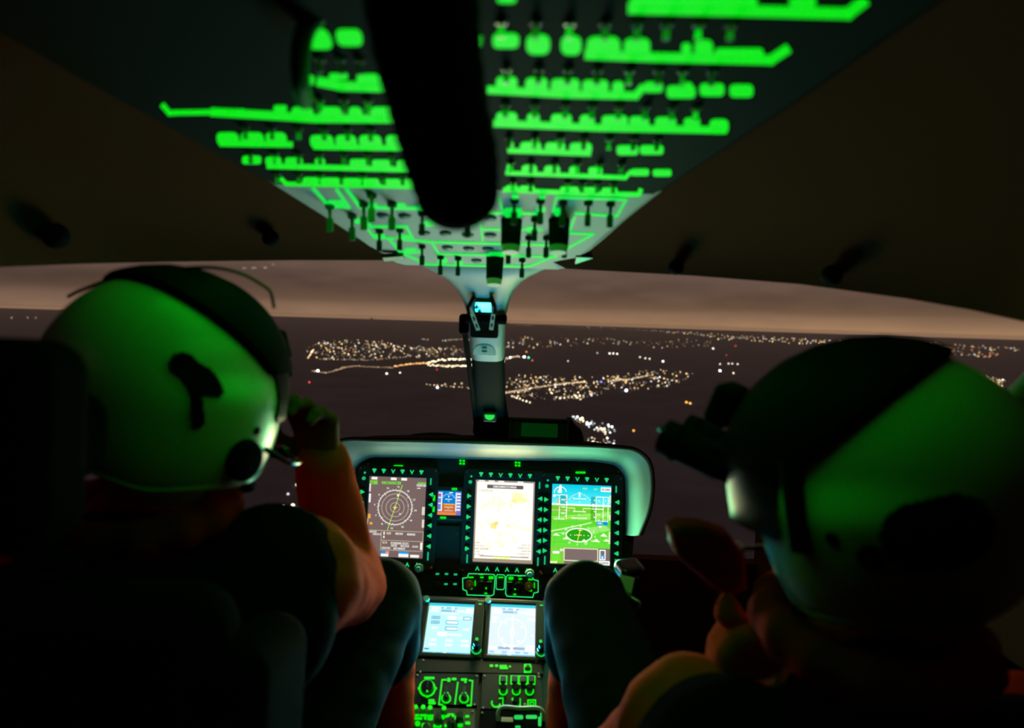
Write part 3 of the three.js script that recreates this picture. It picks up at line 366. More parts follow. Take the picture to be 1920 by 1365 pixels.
multifunction('left portrait display showing a white compass rose on grey', [[693, 893], [800, 896], [793, 1047], [686, 1043]], navPage, { c: lin(0.62, 1, 0.55), k: 8 }, 1.0, knobGreen);
multifunction('middle portrait display showing a bright white map page', [[892, 899], [1003, 904], [998, 1057], [887, 1053]], mapPage, { c: lin(1, 0.96, 0.42), k: 26 }, 1.25, knobGreen);
multifunction('right portrait display showing blue sky above green terrain', [[1035, 907], [1146, 911], [1143, 1060], [1032, 1056]], pfdPage, { c: lin(0.16, 1, 0.42), k: 20 }, 1.1, knobGreen);
{
  const r = rectOf(FP, [820, 921], [865, 922], [863, 966], [819, 964]), f = frame(FP.o.clone().addScaledVector(FP.u, r.x).addScaledVector(FP.v, r.y), FP.n), t = thing('standby_instrument', 'small square standby instrument with blue and orange horizon screen', 'display', f);
  mesh('bezel', [T(rbox(r.w + 0.03, 0.013, 0.014, 0.003), 0, r.h / 2 + 0.0075, 0), T(rbox(r.w + 0.03, 0.013, 0.014, 0.003), 0, -r.h / 2 - 0.0075, 0), T(rbox(0.013, r.h + 0.028, 0.014, 0.003), -r.w / 2 - 0.0075, 0, 0), T(rbox(0.013, r.h + 0.028, 0.014, 0.003), r.w / 2 + 0.0075, 0, 0)], M.bezel, t);
  mesh('screen', T(new THREE.BoxGeometry(r.w + 0.003, r.h + 0.003, 0.002), 0, 0, -0.001), screenMat(256, 256, standbyPage, 0.95), t);
  areaLight(t, lin(0.10, 0.35, 1), 24, r.w, r.h, 0, 0, 0.010, 'screen_light');
  for (const [x, y, w, h] of [[0.014, r.h / 2 + 0.0075, 0.015, 0.0065], [-0.013, -r.h / 2 - 0.0075, 0.016, 0.0065], [-r.w / 2 - 0.0075, 0.012, 0.0065, 0.016], [-r.w / 2 - 0.0075, -0.017, 0.0065, 0.015]]) mesh('key_light', T(rbox(w, h, 0.003, 0.001, 1), x, y, 0.0078), M.green, t);
}
{
  // engine switch panel with bright outlines under the middle display
  const t = thing('engine_control_panel', 'engine switch panel with glowing green outlines and orange knobs', 'panel', FP);
  const fz = 0.002;
  mesh('plate', prism([[866, 1074], [866, 1117], [1012, 1121], [1012, 1079]].map(([x, y]) => FP.l(x, y)), -0.004, 0.001), std(lin(0.05, 0.07, 0.06), 0.5), t);
  const line = (pts, th) => mesh('outline_light', ribbon(FP, pts, th, 0.0012, 0.001), M.outline, t);
  line([[879, 1075.5], [925, 1076.5], [928.5, 1080], [926, 1114], [922, 1117], [876, 1115.5], [875, 1108], [868, 1105], [867.5, 1084], [876, 1083], [879, 1075.5]], 1.5);
  line([[952, 1078], [997, 1080], [1001, 1087], [1009, 1089], [1009, 1110], [1001, 1112], [999, 1120], [951, 1118], [948, 1113], [949, 1082], [952, 1078]], 1.5);
  line([[933, 1077], [945, 1078], [947, 1081], [945.5, 1103], [943, 1105.5], [932, 1105], [930, 1102], [931, 1080], [933, 1077]], 1.3);
  for (const [x0, y0, x1, y1] of [[878, 1081, 888, 1084], [898, 1074, 907, 1078], [900, 1081, 907, 1084], [916, 1080, 926, 1086], [890, 1088, 892, 1099], [880, 1102, 886, 1105], [910, 1101, 915, 1105], [908, 1111, 914, 1114], [934, 1081, 944, 1084], [953, 1081, 963, 1087], [970, 1077, 979, 1081], [972, 1084, 979, 1087], [990, 1085, 999, 1088], [964, 1103, 968, 1106], [962, 1113, 968, 1116], [992, 1106, 998, 1109], [1001, 1092, 1003, 1103]]) mesh('legend_light', blob(FP, x0, y0, x1, y1, 0.001, 0.001), M.green, t);
  const okn = std(lin(0.55, 0.16, 0.07), 0.5);
  for (const [x, y] of [[881, 1095], [991, 1098]]) { const k = mesh('fire_knob', T(cylZ(0.0105, 0.0115, 0.016, 20), ...FP.l(x, y, 0.001), 0.001), okn, t); k.userData.label = 'orange round knob'; mesh('pin', T(cylZ(0.0035, 0.0035, 0.004, 10), ...FP.l(x + 0.5, y - 1, 0.001), 0.016), M.cap, k); }
  for (const [x, y] of [[903, 1095], [973, 1097]]) mesh('rotary_knob', [T(cylZ(0.0105, 0.013, 0.018, 20), ...FP.l(x, y, 0.001), 0.001), T(rbox(0.004, 0.02, 0.006, 0.001), ...FP.l(x, y, 0.001), 0.02)], M.black, t);
  for (const [x, y] of [[918, 1099], [956, 1100]]) mesh('guarded_switch', [T(rbox(0.013, 0.034, 0.014, 0.003), ...FP.l(x, y, 0.001), 0.007, 0.25), T(rbox(0.016, 0.006, 0.02, 0.002), ...FP.l(x, y - 9, 0.001), 0.009)], M.blackGloss, t);
  for (let k = 0; k < 6; k++) { /* upward arrows live on the display bezel above */ }
}

// ───────────── centre pedestal ─────────────
const FG = frame(at(905, 1131, 1.65), V3(0, Math.sin(52 * D2R), Math.cos(52 * D2R)));
const FQ = frame(FG.hit(905, 1240), V3(0, Math.sin(63 * D2R), Math.cos(63 * D2R)));
{
  const t = thing('centre_pedestal', 'black pedestal between the seats carrying radios and knobs', 'pedestal');
  const a = FP.hit(905, 1124, -0.012), b = FG.hit(905, 1125, -0.012), c = FG.hit(905, 1238, -0.012), d = FQ.hit(905, 1460, -0.012), w = 0.185;
  const side = [[a.z, a.y], [b.z, b.y], [c.z, c.y], [d.z, d.y], [d.z + 0.02, 0.03], [-1.78, 0.03], [a.z - 0.03, a.y]];
  const g = new THREE.ExtrudeGeometry(new THREE.Shape(side.map(([z, y]) => new THREE.Vector2(z, y))), { depth: 2 * w, bevelEnabled: true, bevelSize: 0.004, bevelThickness: 0.004, bevelSegments: 2 });
  g.applyMatrix4(new THREE.Matrix4().makeBasis(V3(0, 0, 1), V3(0, 1, 0), V3(-1, 0, 0))); T(g, w, 0, 0);
  mesh('body', g, M.panel, t);
}
function navigator(lab, q, draw, tint) {
  const r = rectOf(FG, ...q), f = frame(FG.o.clone().addScaledVector(FG.u, r.x).addScaledVector(FG.v, r.y), FG.n), t = thing('touchscreen_navigator', lab, 'display', f, 'touchscreen navigators on the pedestal');
  const bez = std(lin(0.018, 0.021, 0.019), 0.42);
  mesh('bezel', [T(rbox(r.w + 0.022, 0.013, 0.018, 0.004), 0, r.h / 2 + 0.006, -0.002), T(rbox(r.w + 0.022, 0.013, 0.018, 0.004), 0, -r.h / 2 - 0.006, -0.002), T(rbox(0.011, r.h + 0.02, 0.018, 0.004), -r.w / 2 - 0.0052, 0, -0.002), T(rbox(0.027, r.h + 0.02, 0.018, 0.004), r.w / 2 + 0.0128, 0, -0.002)], bez, t);
  mesh('screen', T(new THREE.BoxGeometry(r.w + 0.002, r.h + 0.002, 0.002), 0, 0, 0), screenMat(400, Math.round(400 * r.h / r.w), draw, 1.3), t);
  areaLight(t, tint.c, tint.k, r.w, r.h, 0, 0, 0.010, 'screen_light');
  mesh('volume_knob', [T(cylZ(0.0075, 0.0085, 0.014), -r.w / 2 - 0.008, r.h / 2 + 0.003, 0.004)], knobGreen, t);
  mesh('home_key_light', T(rbox(0.008, 0.004, 0.002, 0.0008, 1), r.w / 2 + 0.014, r.h / 2 - 0.002, 0.0075), M.greenSoft, t);
  mesh('dot_light', T(cylZ(0.004, 0.004, 0.002, 12), r.w / 2 + 0.013, -r.h / 2 + 0.036, 0.007), M.greenSoft, t);
  const kb = mesh('dual_knob', [T(cylZ(0.0095, 0.0105, 0.02), r.w / 2 + 0.014, -r.h / 2 + 0.012, 0.006), T(cylZ(0.006, 0.007, 0.012), r.w / 2 + 0.014, -r.h / 2 + 0.012, 0.026)], M.blackGloss, t);
  mesh('ring_light', T(new THREE.TorusGeometry(0.0112, 0.0016, 8, 28, Math.PI), r.w / 2 + 0.014, -r.h / 2 + 0.011, 0.0075, 0, 0, Math.PI), M.greenSoft, kb);
}
navigator('left touchscreen navigator with a pale blue data page', [[807, 1131], [890, 1133], [882, 1228], [791, 1224]], gtnLeft, { c: lin(0.0, 0.60, 0.80), k: 32 });
navigator('right touchscreen navigator with a lilac moving map page', [[919, 1133], [1002, 1135], [1006, 1232], [916, 1229]], gtnRight, { c: lin(0.02, 0.52, 0.85), k: 32 });
{
  const fz = 0.004;
  const plate = (name, lab, quad, m) => { const t = thing(name, lab, 'control panel', FQ, 'control panels on the pedestal'); const q = quad.map(([x, y]) => FQ.l(x, y)); mesh('plate', prism(q, -0.012, fz), m ?? std(lin(0.014, 0.015, 0.014), 0.55, { specularIntensity: 0.5 }), t); for (const [x, y] of quad) { const cx = quad.reduce((s, p) => s + p[0], 0) / 4, cy = quad.reduce((s, p) => s + p[1], 0) / 4; mesh('screw', T(cylZ(0.0026, 0.0026, 0.002, 8), ...FQ.l(lerp(x, cx, 0.07), lerp(y, cy, 0.08), fz), fz), M.steel, t); } return t; };
  const lineOn = (t, pts, th, m = M.green) => mesh('outline_light', ribbon(FQ, pts, th, 0.0012, fz), m, t);
  const arcPx = (cx, cy, r, a0, a1, n = 14, sy = 1) => Array.from({ length: n + 1 }, (_, k) => { const a = lerp(a0, a1, k / n) * D2R; return [cx + r * Math.cos(a), cy + r * sy * Math.sin(a)]; });
  const box = (x0, y0, x1, y1) => [[x0, y0], [x1, y0], [x1, y1], [x0, y1], [x0, y0]];
  // strip directly below the navigators
  { const t = plate('lamp_test_strip', 'narrow strip with tiny green legends below the navigators', [[780, 1261], [1018, 1265], [1013, 1240], [786, 1237]]);
    for (const [x0, y0, x1, y1] of [[918, 1246, 925, 1251], [928, 1246, 934, 1251], [936, 1247, 951, 1252], [937, 1252, 953, 1255], [954, 1248, 958, 1252], [982, 1245, 996, 1249], [982, 1259, 996, 1262]]) mesh('legend_light', blob(FQ, x0, y0, x1, y1, 0.001, fz), M.green, t);
    lineOn(t, box(983, 1250, 996, 1259), 1.8); mesh('dimmer_knob', T(cylZ(0.004, 0.005, 0.012, 14), ...FQ.l(989.5, 1255, fz), fz), M.black, t); }
  // left: dial ring and two selector levers
  { const t = plate('selector_panel', 'panel with a glowing green dial ring and two outlined selectors', [[770, 1322], [894, 1324], [898, 1266], [779, 1264]]);
    lineOn(t, arcPx(801, 1291, 14.5, 0, 360, 26, 1.02), 3.2); for (const [x, y] of [[785.5, 1291], [817, 1291], [801, 1306.5]]) mesh('legend_light', blob(FQ, x - 2.5, y - 2.2, x + 2.5, y + 2.2, 0.0012, fz), M.green, t);
    mesh('legend_light', blob(FQ, 795, 1269, 815, 1274, 0.001, fz), M.green, t); mesh('dial', [T(cylZ(0.0135, 0.0150, 0.012, 26), ...FQ.l(801, 1291, fz), fz), T(rbox(0.005, 0.022, 0.005, 0.0015), ...FQ.l(801, 1291, fz), fz + 0.0135)], M.blackGloss, t);
    mesh('legend_light', blob(FQ, 799, 1294, 803, 1298, 0.001, fz + 0.012), M.greenSoft, t);
    lineOn(t, [[836, 1275], [829, 1275], [823, 1321], [830, 1322]], 3); lineOn(t, [[880, 1276], [886, 1277], [883, 1323], [876, 1323]], 3); lineOn(t, [[858.5, 1279], [853, 1321]], 3); for (const [x0, y0, x1, y1] of [[838, 1271, 845, 1279], [847, 1271, 856, 1276], [864, 1272, 876, 1277], [870, 1277, 875, 1281], [803, 1311, 815, 1316], [803, 1316, 817, 1321]]) mesh('legend_light', blob(FQ, x0, y0, x1, y1, 0.001, fz), M.green, t);
    for (const x of [836.5, 870]) { lineOn(t, arcPx(x, 1310, 8, 0, 360, 18), 2.8); mesh('legend_light', blob(FQ, x - 4, 1298, x + 5, 1303, 0.001, fz), M.green, t); mesh('selector_lever', [T(cylZ(0.006, 0.0075, 0.012, 18), ...FQ.l(x, 1310, fz), fz), T(rbox(0.004, 0.026, 0.007, 0.0015), ...FQ.l(x, 1304, fz), fz + 0.014)], M.black, t); } }
  // right: keys, half-ringed knobs
  { const t = plate('autopilot_panel', 'panel with glowing square keys above three half-ringed knobs', [[902, 1330], [1019, 1333], [1014, 1267], [905, 1265]]);
    for (const [x0, x1, g] of [[937, 950, 1], [958, 972, 0], [973, 989, 0], [990, 1003, 0]]) { lineOn(t, [[x0 + 2, 1283], [x0, 1282], [x0 + 0.5, 1268], [x1, 1268.5], [x1 - 0.5, 1283], [x1 - 3, 1283]], 2.6); mesh('key', T(rbox(0.013, 0.016, 0.009, 0.002, 1), ...FQ.l((x0 + x1) / 2, 1276, fz), fz + 0.003), M.bezel, t); }
    for (const x of [943.5, 968, 993]) { lineOn(t, arcPx(x, 1296, 7, -20, 200, 14), 2.6); mesh('knob', [T(cylZ(0.0068, 0.0078, 0.014, 18), ...FQ.l(x, 1294, fz), fz)], M.blackGloss, t); }
    lineOn(t, arcPx(930, 1318, 8, 20, 200, 10), 3); lineOn(t, [[934, 1327], [950, 1327]], 3); lineOn(t, [[936, 1310], [943, 1309], [943, 1321]], 2.4); lineOn(t, [[962, 1310], [975, 1311], [975, 1327], [967, 1327]], 3); lineOn(t, box(990, 1313, 1004, 1328), 2.6); lineOn(t, box(994, 1317, 1000, 1323), 2); mesh('legend_light', blob(FQ, 959, 1309, 964, 1314, 0.001, fz), M.green, t);
    mesh('amber_button', T(rbox(0.006, 0.006, 0.006, 0.002), ...FQ.l(984, 1323, fz), fz + 0.003), std(lin(0.5, 0.4, 0.12), 0.5), t); mesh('knob', T(cylZ(0.007, 0.008, 0.016, 18), ...FQ.l(968, 1319, fz), fz), M.blackGloss, t); }
  // bottom left: keypad of backlit knobs
  { const t = plate('audio_panel', 'panel crowded with green lit knobs at the bottom of the picture', [[748, 1420], [888, 1424], [891, 1331], [762, 1328]], std(lin(0.10, 0.095, 0.06), 0.5));
    const R = rng(5);
    for (const [x, y] of [[780, 1334], [794, 1334], [807, 1335], [833, 1336]]) { const k = mesh('push_knob', T(cylZ(0.0055, 0.0065, 0.014, 14), ...FQ.l(x, y, fz), fz), M.button, t); mesh('legend_light', T(cylZ(0.0052, 0.0055, 0.004, 14), ...FQ.l(x, y - 1, fz), fz + 0.012), M.green, k); mesh('legend_light', blob(FQ, x - 7, y + 5, x + 6, y + 10, 0.001, fz), M.green, t); }
    for (const [x0, y0, x1, y1] of [[766, 1330, 773, 1333], [766, 1348, 773, 1354], [762, 1358, 770, 1365], [776, 1345, 792, 1350], [778, 1352, 788, 1362], [795, 1344, 800, 1350], [801, 1345, 812, 1351], [790, 1356, 806, 1365], [815, 1341, 822, 1346], [826, 1343, 834, 1349], [838, 1338, 852, 1345], [843, 1346, 850, 1352], [852, 1342, 858, 1350], [872, 1341, 880, 1346], [872, 1353, 882, 1359], [864, 1344, 870, 1350], [812, 1358, 828, 1365], [858, 1356, 868, 1364], [833, 1358, 838, 1364], [776, 1368, 800, 1374], [810, 1369, 850, 1374]]) mesh('legend_light', blob(FQ, x0, y0, x1, y1, 0.001, fz), M.green, t);
    for (const [x, y] of [[822, 1354], [862, 1350], [845, 1360], [800, 1372]]) mesh('rotary_knob', [T(cylZ(0.0075, 0.0088, 0.020, 18), ...FQ.l(x, y, fz), fz), T(rbox(0.004, 0.016, 0.006, 0.001), ...FQ.l(x, y, fz), fz + 0.022)], M.black, t); }
  // bottom right: pale bar over a dark pocket
  { const t = plate('handle_unit', 'dark unit with a pale blue bar and green legends at the bottom', [[898, 1430], [1024, 1434], [1021, 1337], [900, 1333]], M.blackMatte);
    const bar = (pts) => tube(pts.map(([x, y, z]) => { const [a, b] = FQ.l(x, y, fz); return V3(a, b, z); }), 0.0042, 30, 10);
    mesh('bar', bar([[934, 1352, 0.004], [934, 1340, 0.014], [940, 1334, 0.018], [975, 1335, 0.018], [1012, 1336, 0.018], [1018, 1341, 0.014], [1018, 1352, 0.004]]), std(lin(0.45, 0.52, 0.55), 0.35), t);
    mesh('paper_tag', T(rbox(0.026, 0.011, 0.002, 0.0005, 1), ...FQ.l(951, 1350, fz), fz + 0.001), M.cap, t);
    for (const [x0, y0, x1, y1] of [[964, 1341, 981, 1349], [986, 1341, 1007, 1348], [1009, 1344, 1015, 1362], [1013, 1336, 1019, 1345], [966, 1361, 976, 1365]]) mesh('legend_light', blob(FQ, x0, y0, x1, y1, 0.001, fz), M.greenSoft, t); }
  const lg = areaLight(scene, GREEN, 0.10, 0.26, 0.14, 0, 0, 0, 'pedestal_legend_light'); const c = FQ.hit(900, 1320, 0.02); lg.position.copy(c); lg.lookAt(c.clone().add(FQ.n));
}

// ───────────── overhead panel ─────────────
const SL = 0.197, FO = frame(V3(0, 1.25 + 0.362 - SL * 0.8, -0.8), V3(0, -1, SL));
{
  const t = thing('overhead_panel', 'long tapering overhead panel crowded with glowing green legends and switches', 'overhead panel', FO);
  const yv = (d) => (0.8 - d) * Math.hypot(1, SL), half = [[1.315, 0.150], [1.30, 0.166], [1.10, 0.215], [0.93, 0.262], [0.80, 0.312], [0.70, 0.350], [0.55, 0.400], [0.30, 0.46], [-0.1, 0.50]];
    const cut = (a, b) => { const h = half.filter(([d]) => d <= a + 1e-6 && d >= b - 1e-6); return [...h.map(([d, x]) => [x, yv(d)]), ...h.slice().reverse().map(([d, x]) => [-x, yv(d)])]; };
  mesh('front_plate', prism(cut(1.4, 0.93), -0.012, 0), M.overhead, t);
  mesh('rear_plate', prism(cut(0.93, -0.2), -0.012, 0), std(lin(0.022, 0.023, 0.021), 0.7, { specularIntensity: 0.1 }), t);
  const ring = (k, z) => [...half.map(([d, x]) => V3(x + k, yv(d + (d > 1.25 ? k * 0.4 : 0)), z)), ...half.slice().reverse().map(([d, x]) => V3(-x - k, yv(d + (d > 1.25 ? k * 0.4 : 0)), z))];
  const skirtRows = [ring(0, -0.001), ring(0.012, -0.006), ring(0.045, -0.035), ring(0.06, -0.075), ring(0.06, -0.12)], N = half.length;
  mesh('front_skirt', loft(skirtRows.map((r) => [...r.slice(2 * N - 4), ...r.slice(0, 4)])), M.overhead, t);
  mesh('rear_skirt', loft(skirtRows.map((r) => r.slice(3, N))), M.blackMatte, t); mesh('rear_skirt', loft(skirtRows.map((r) => r.slice(N, 2 * N - 3))), M.blackMatte, t);  // rear part darker than the front, light falling off put into the colour
  const lg = (x0, y0, x1, y1, sk = 0) => mesh('legend_light', blob(FO, x0, y0, x1, y1, 0.0015, 0, sk), M.green, t);
  const ln = (pts, th, m = M.green) => mesh('legend_line_light', ribbon(FO, pts, th, 0.0015), m, t);
  // left half, rear to front
  lg(560, 52, 612, 90, 0.42); lg(628, 54, 676, 84, 0.2);
  lg(556, 141, 590, 157); ln([[600, 152], [640, 160], [726, 163]], 16); lg(667, 138, 710, 160, 0.2); lg(617, 137, 652, 147);
  ln([[306, 197], [318, 211], [332, 210], [400, 209]], 8); ln([[400, 209], [520, 216], [590, 221], [748, 222]], 14); lg(400, 204, 460, 215); lg(513, 197, 538, 209); for (const [a, b] of [[545, 586], [597, 640], [652, 678], [694, 741]]) lg(a, 200, b, 226, 0.15);
  for (const [a, b] of [[405, 446], [450, 493], [497, 536]]) lg(a, 248, b, 272, 0.15); ln([[412, 268], [549, 270]], 9); for (const [a, b] of [[580, 624], [628, 667], [672, 714], [722, 757]]) lg(a, 253, b, 277, 0.15); ln([[588, 274], [767, 277]], 9);
  lg(454, 292, 490, 306); ln([[500, 310], [766, 317]], 9); for (const [a, b] of [[497, 527], [534, 567], [590, 609], [655, 691], [697, 731], [743, 763]]) lg(a, 294 + (a - 497) * 0.025, b, 309 + (a - 497) * 0.025, 0.1);
  ln([[528, 335], [537, 344], [600, 345], [784, 350]], 7); for (const [a, b] of [[567, 597], [602, 637], [642, 676], [680, 711], [717, 751], [755, 779]]) lg(a, 332 + (a - 567) * 0.02, b, 347 + (a - 567) * 0.02, 0.1);
  // right half
  ln([[1184, 14], [1400, 19], [1590, 24], [1618, 2]], 19); lg(1182, -20, 1420, 14); lg(1480, -12, 1530, 12); lg(932, -16, 968, 3);
  lg(897, 66, 906, 85); lg(924, 62, 973, 88); lg(987, 64, 1031, 100); lg(1052, 66, 1090, 101); ln([[1102, 101], [1230, 106], [1445, 111], [1474, 92]], 16); lg(1100, 68, 1163, 106); lg(1170, 71, 1219, 104); lg(1278, 80, 1296, 104); lg(1302, 74, 1337, 106); lg(1340, 90, 1432, 112);
  ln([[918, 167], [1060, 175], [1192, 178], [1204, 164]], 13); for (const [a, b] of [[930, 970], [985, 1027], [1033, 1087], [1092, 1141], [1148, 1170]]) lg(a, 143 + (a - 930) * 0.04, b, 168 + (a - 930) * 0.03); lg(1207, 153, 1243, 171); lg(1250, 160, 1304, 182); lg(1272, 154, 1298, 168); lg(1312, 156, 1358, 178); lg(1368, 158, 1412, 180);
  ln([[929, 230], [1120, 238], [1358, 243]], 12); for (const [a, b] of [[930, 970], [988, 1012], [1033, 1072], [1087, 1115], [1128, 1177], [1180, 1217], [1228, 1268], [1282, 1313]]) lg(a, 210 + (a - 930) * 0.03, b, 232 + (a - 930) * 0.025); lg(1330, 223, 1366, 249);
  ln([[952, 281], [1108, 287]], 8); for (const [a, b] of [[951, 963], [975, 1015], [1022, 1060], [1068, 1110]]) lg(a, 265 + (a - 951) * 0.02, b, 285 + (a - 951) * 0.02); lg(1156, 272, 1197, 289); lg(1200, 272, 1244, 288);
  ln([[950, 323], [1080, 328], [1172, 332], [1182, 322]], 7); for (const [a, b] of [[950, 958], [978, 1007], [1020, 1050], [1067, 1085], [1103, 1130]]) lg(a, 308 + (a - 950) * 0.03, b, 326 + (a - 950) * 0.02); lg(1183, 316, 1217, 328); lg(1224, 317, 1259, 329);
  ln([[946, 355], [1080, 361], [1198, 364], [1201, 356]], 8); for (const [a, b] of [[948, 972], [974, 1003], [1050, 1085], [1090, 1122], [1128, 1158]]) lg(a, 347 + (a - 948) * 0.025, b, 359 + (a - 948) * 0.025);
  // fine flow-diagram lines on the front part
  const c = (pts) => pts.map(([x, y]) => [540 + x / 2.743, 320 + y / 2.743]);
  for (const [pts, th] of [[[[130, 90], [200, 170], [315, 188], [250, 95]], 5], [[[300, 92], [372, 185], [680, 192], [735, 190]], 6], [[[345, 258], [410, 266], [430, 286], [610, 286], [642, 348]], 4.2], [[[400, 285], [444, 342], [545, 347]], 4.2], [[[520, 350], [578, 418], [690, 415]], 4.5], [[[585, 352], [740, 364], [772, 425]], 4.2], [[[575, 415], [708, 480], [960, 487], [1240, 490], [1380, 432], [1475, 375], [1572, 324], [1440, 318]], 3.6], [[[755, 365], [1340, 380]], 4], [[[770, 425], [1385, 442]], 3.6], [[[985, 235], [1002, 362]], 3], [[[990, 298], [1310, 302]], 3.4], [[[1085, 130], [1102, 205]], 3.4], [[[1380, 138], [1362, 212]], 4], [[[1380, 134], [1740, 146], [1692, 232], [1480, 216]], 4], [[[1478, 232], [1448, 312]], 3.4], [[[970, 215], [1290, 218]], 4.4]]) ln(c(pts), th, M.flow);
  for (const [x0, y0, x1, y1] of [[200, 150, 290, 190], [385, 165, 460, 195], [540, 165, 605, 192], [670, 170, 740, 205], [700, 255, 755, 285], [345, 245, 420, 270], [1110, 190, 1205, 238], [1280, 185, 1325, 212], [1370, 190, 1400, 230], [440, 325, 500, 348], [560, 328, 630, 350], [600, 395, 660, 425], [770, 445, 820, 475], [860, 462, 900, 485], [1030, 418, 1110, 440], [1225, 285, 1270, 315], [1150, 120, 1185, 142], [1290, 125, 1325, 142], [905, 265, 970, 282]]) mesh('legend_light', blob(FO, ...c([[x0, y0]])[0], ...c([[x1, y1]])[0], 0.0014), M.flow, t);
  // toggle switches
  const lever = merge([cylZ(0.0048, 0.0056, 0.003, 12), T(cylZ(0.0030, 0.0022, 0.011, 10), 0, 0, 0.002)]), leverFlat = merge([cylZ(0.0058, 0.0066, 0.006, 12), T(cylZ(0.0024, 0.0024, 0.016, 8), 0, 0, 0.004), T(rbox(0.009, 0.005, 0.018, 0.002), 0, 0, 0.026)]);
  const sw = (px, py, kind = 0, m = M.black, s = 1) => { const [x, y] = FO.l(px, py); const o = mesh('toggle_switch', kind ? leverFlat : lever, m, t); o.position.set(x, y, 0); o.rotation.x = 0.25; o.scale.setScalar(s); return o; };
  const greyLever = std(lin(0.24, 0.25, 0.22), 0.5), metal = M.steel;
  const R = rng(9);
  const rowSw = (y, xs, dy) => xs.forEach((x, i) => sw(x, y + dy * i, 0, R() > 0.35 ? greyLever : metal));
  rowSw(40, [940, 1005, 1068, 1135, 1195, 1250, 1310, 1370], 0.8); rowSw(128, [950, 1010, 1065, 1120, 1180, 1235, 1280, 1335], 0.8); rowSw(195, [948, 1003, 1060, 1110, 1160, 1210, 1260, 1305], 0.8); rowSw(256, [955, 1003, 1050, 1095, 1142, 1188, 1232], 0.7); rowSw(303, [958, 996, 1040, 1082, 1124, 1165], 0.6); rowSw(340, [962, 995, 1064, 1092, 1120, 1150], 0.6);
  rowSw(185, [600, 645, 690], 0.8); rowSw(238, [460, 510, 560, 608, 652, 695], 0.8); rowSw(286, [470, 515, 560, 600, 645, 690, 735], 0.6); rowSw(325, [520, 560, 600, 640, 680, 720, 755], 0.5); rowSw(110, [600, 640, 675], 1);
  for (const [x, y] of [[1165, 150], [1300, 150], [1415, 160], [1545, 160], [1660, 165], [1270, 245], [1240, 340], [1330, 340], [1425, 340], [1205, 455], [875, 445], [785, 440], [690, 385], [575, 300], [470, 305], [925, 225], [1135, 375], [690, 215]]) sw(...c([[x, y]])[0], 1);
  for (const [x, y] of [[215, 175], [330, 225], [390, 165], [535, 165], [430, 120]]) sw(...c([[x, y]])[0], 1, std(lin(0.10, 0.22, 0.10), 0.5), 1.15);
  // dome buttons
  const dome = new THREE.SphereGeometry(0.0105, 18, 8, 0, Math.PI * 2, 0, Math.PI / 2); dome.scale(1, 0.55, 1); T(dome, 0, 0, 0, Math.PI / 2);
  for (const [x, y] of [[1040, 240], [1040, 328], [925, 328], [810, 320], [700, 318], [820, 393], [930, 398], [1028, 400], [970, 460], [490, 228], [600, 230], [810, 235]]) { const b = mesh('dome_button', dome, M.button, t); b.position.set(...FO.l(...c([[x, y]])[0]), 0); }
  // cylindrical knobs with pale end caps
  for (const [x, y] of [[1150, 255], [1395, 255], [1065, 448]]) { const [a, b] = FO.l(...c([[x, y]])[0]); const k = mesh('cylinder_knob', T(cylZ(0.0150, 0.0165, 0.040, 24), a, b, 0), M.blackMatte, t); mesh('end_cap', T(cylZ(0.0125, 0.0150, 0.010, 24), a, b, 0.042), M.cap, k).userData.label = 'pale round end cap'; }
  // light given off by the legends, bank by bank
  const bank = (x0, d0, x1, d1, k) => { const w = Math.abs(x1 - x0), h = Math.abs(yv(d0) - yv(d1)); areaLight(t, GREEN, k, w, h, (x0 + x1) / 2, (yv(d0) + yv(d1)) / 2, 0.006, 'legend_bank_light'); };
  const K = 1.25; bank(0.02, 0.50, 0.38, 0.62, K); bank(0.02, 0.66, 0.30, 0.76, K); bank(0.02, 0.80, 0.26, 0.95, K); bank(-0.30, 0.70, -0.05, 0.80, K); bank(-0.28, 0.82, -0.05, 0.95, K); bank(-0.15, 1.00, 0.17, 1.28, K * 0.5);
}
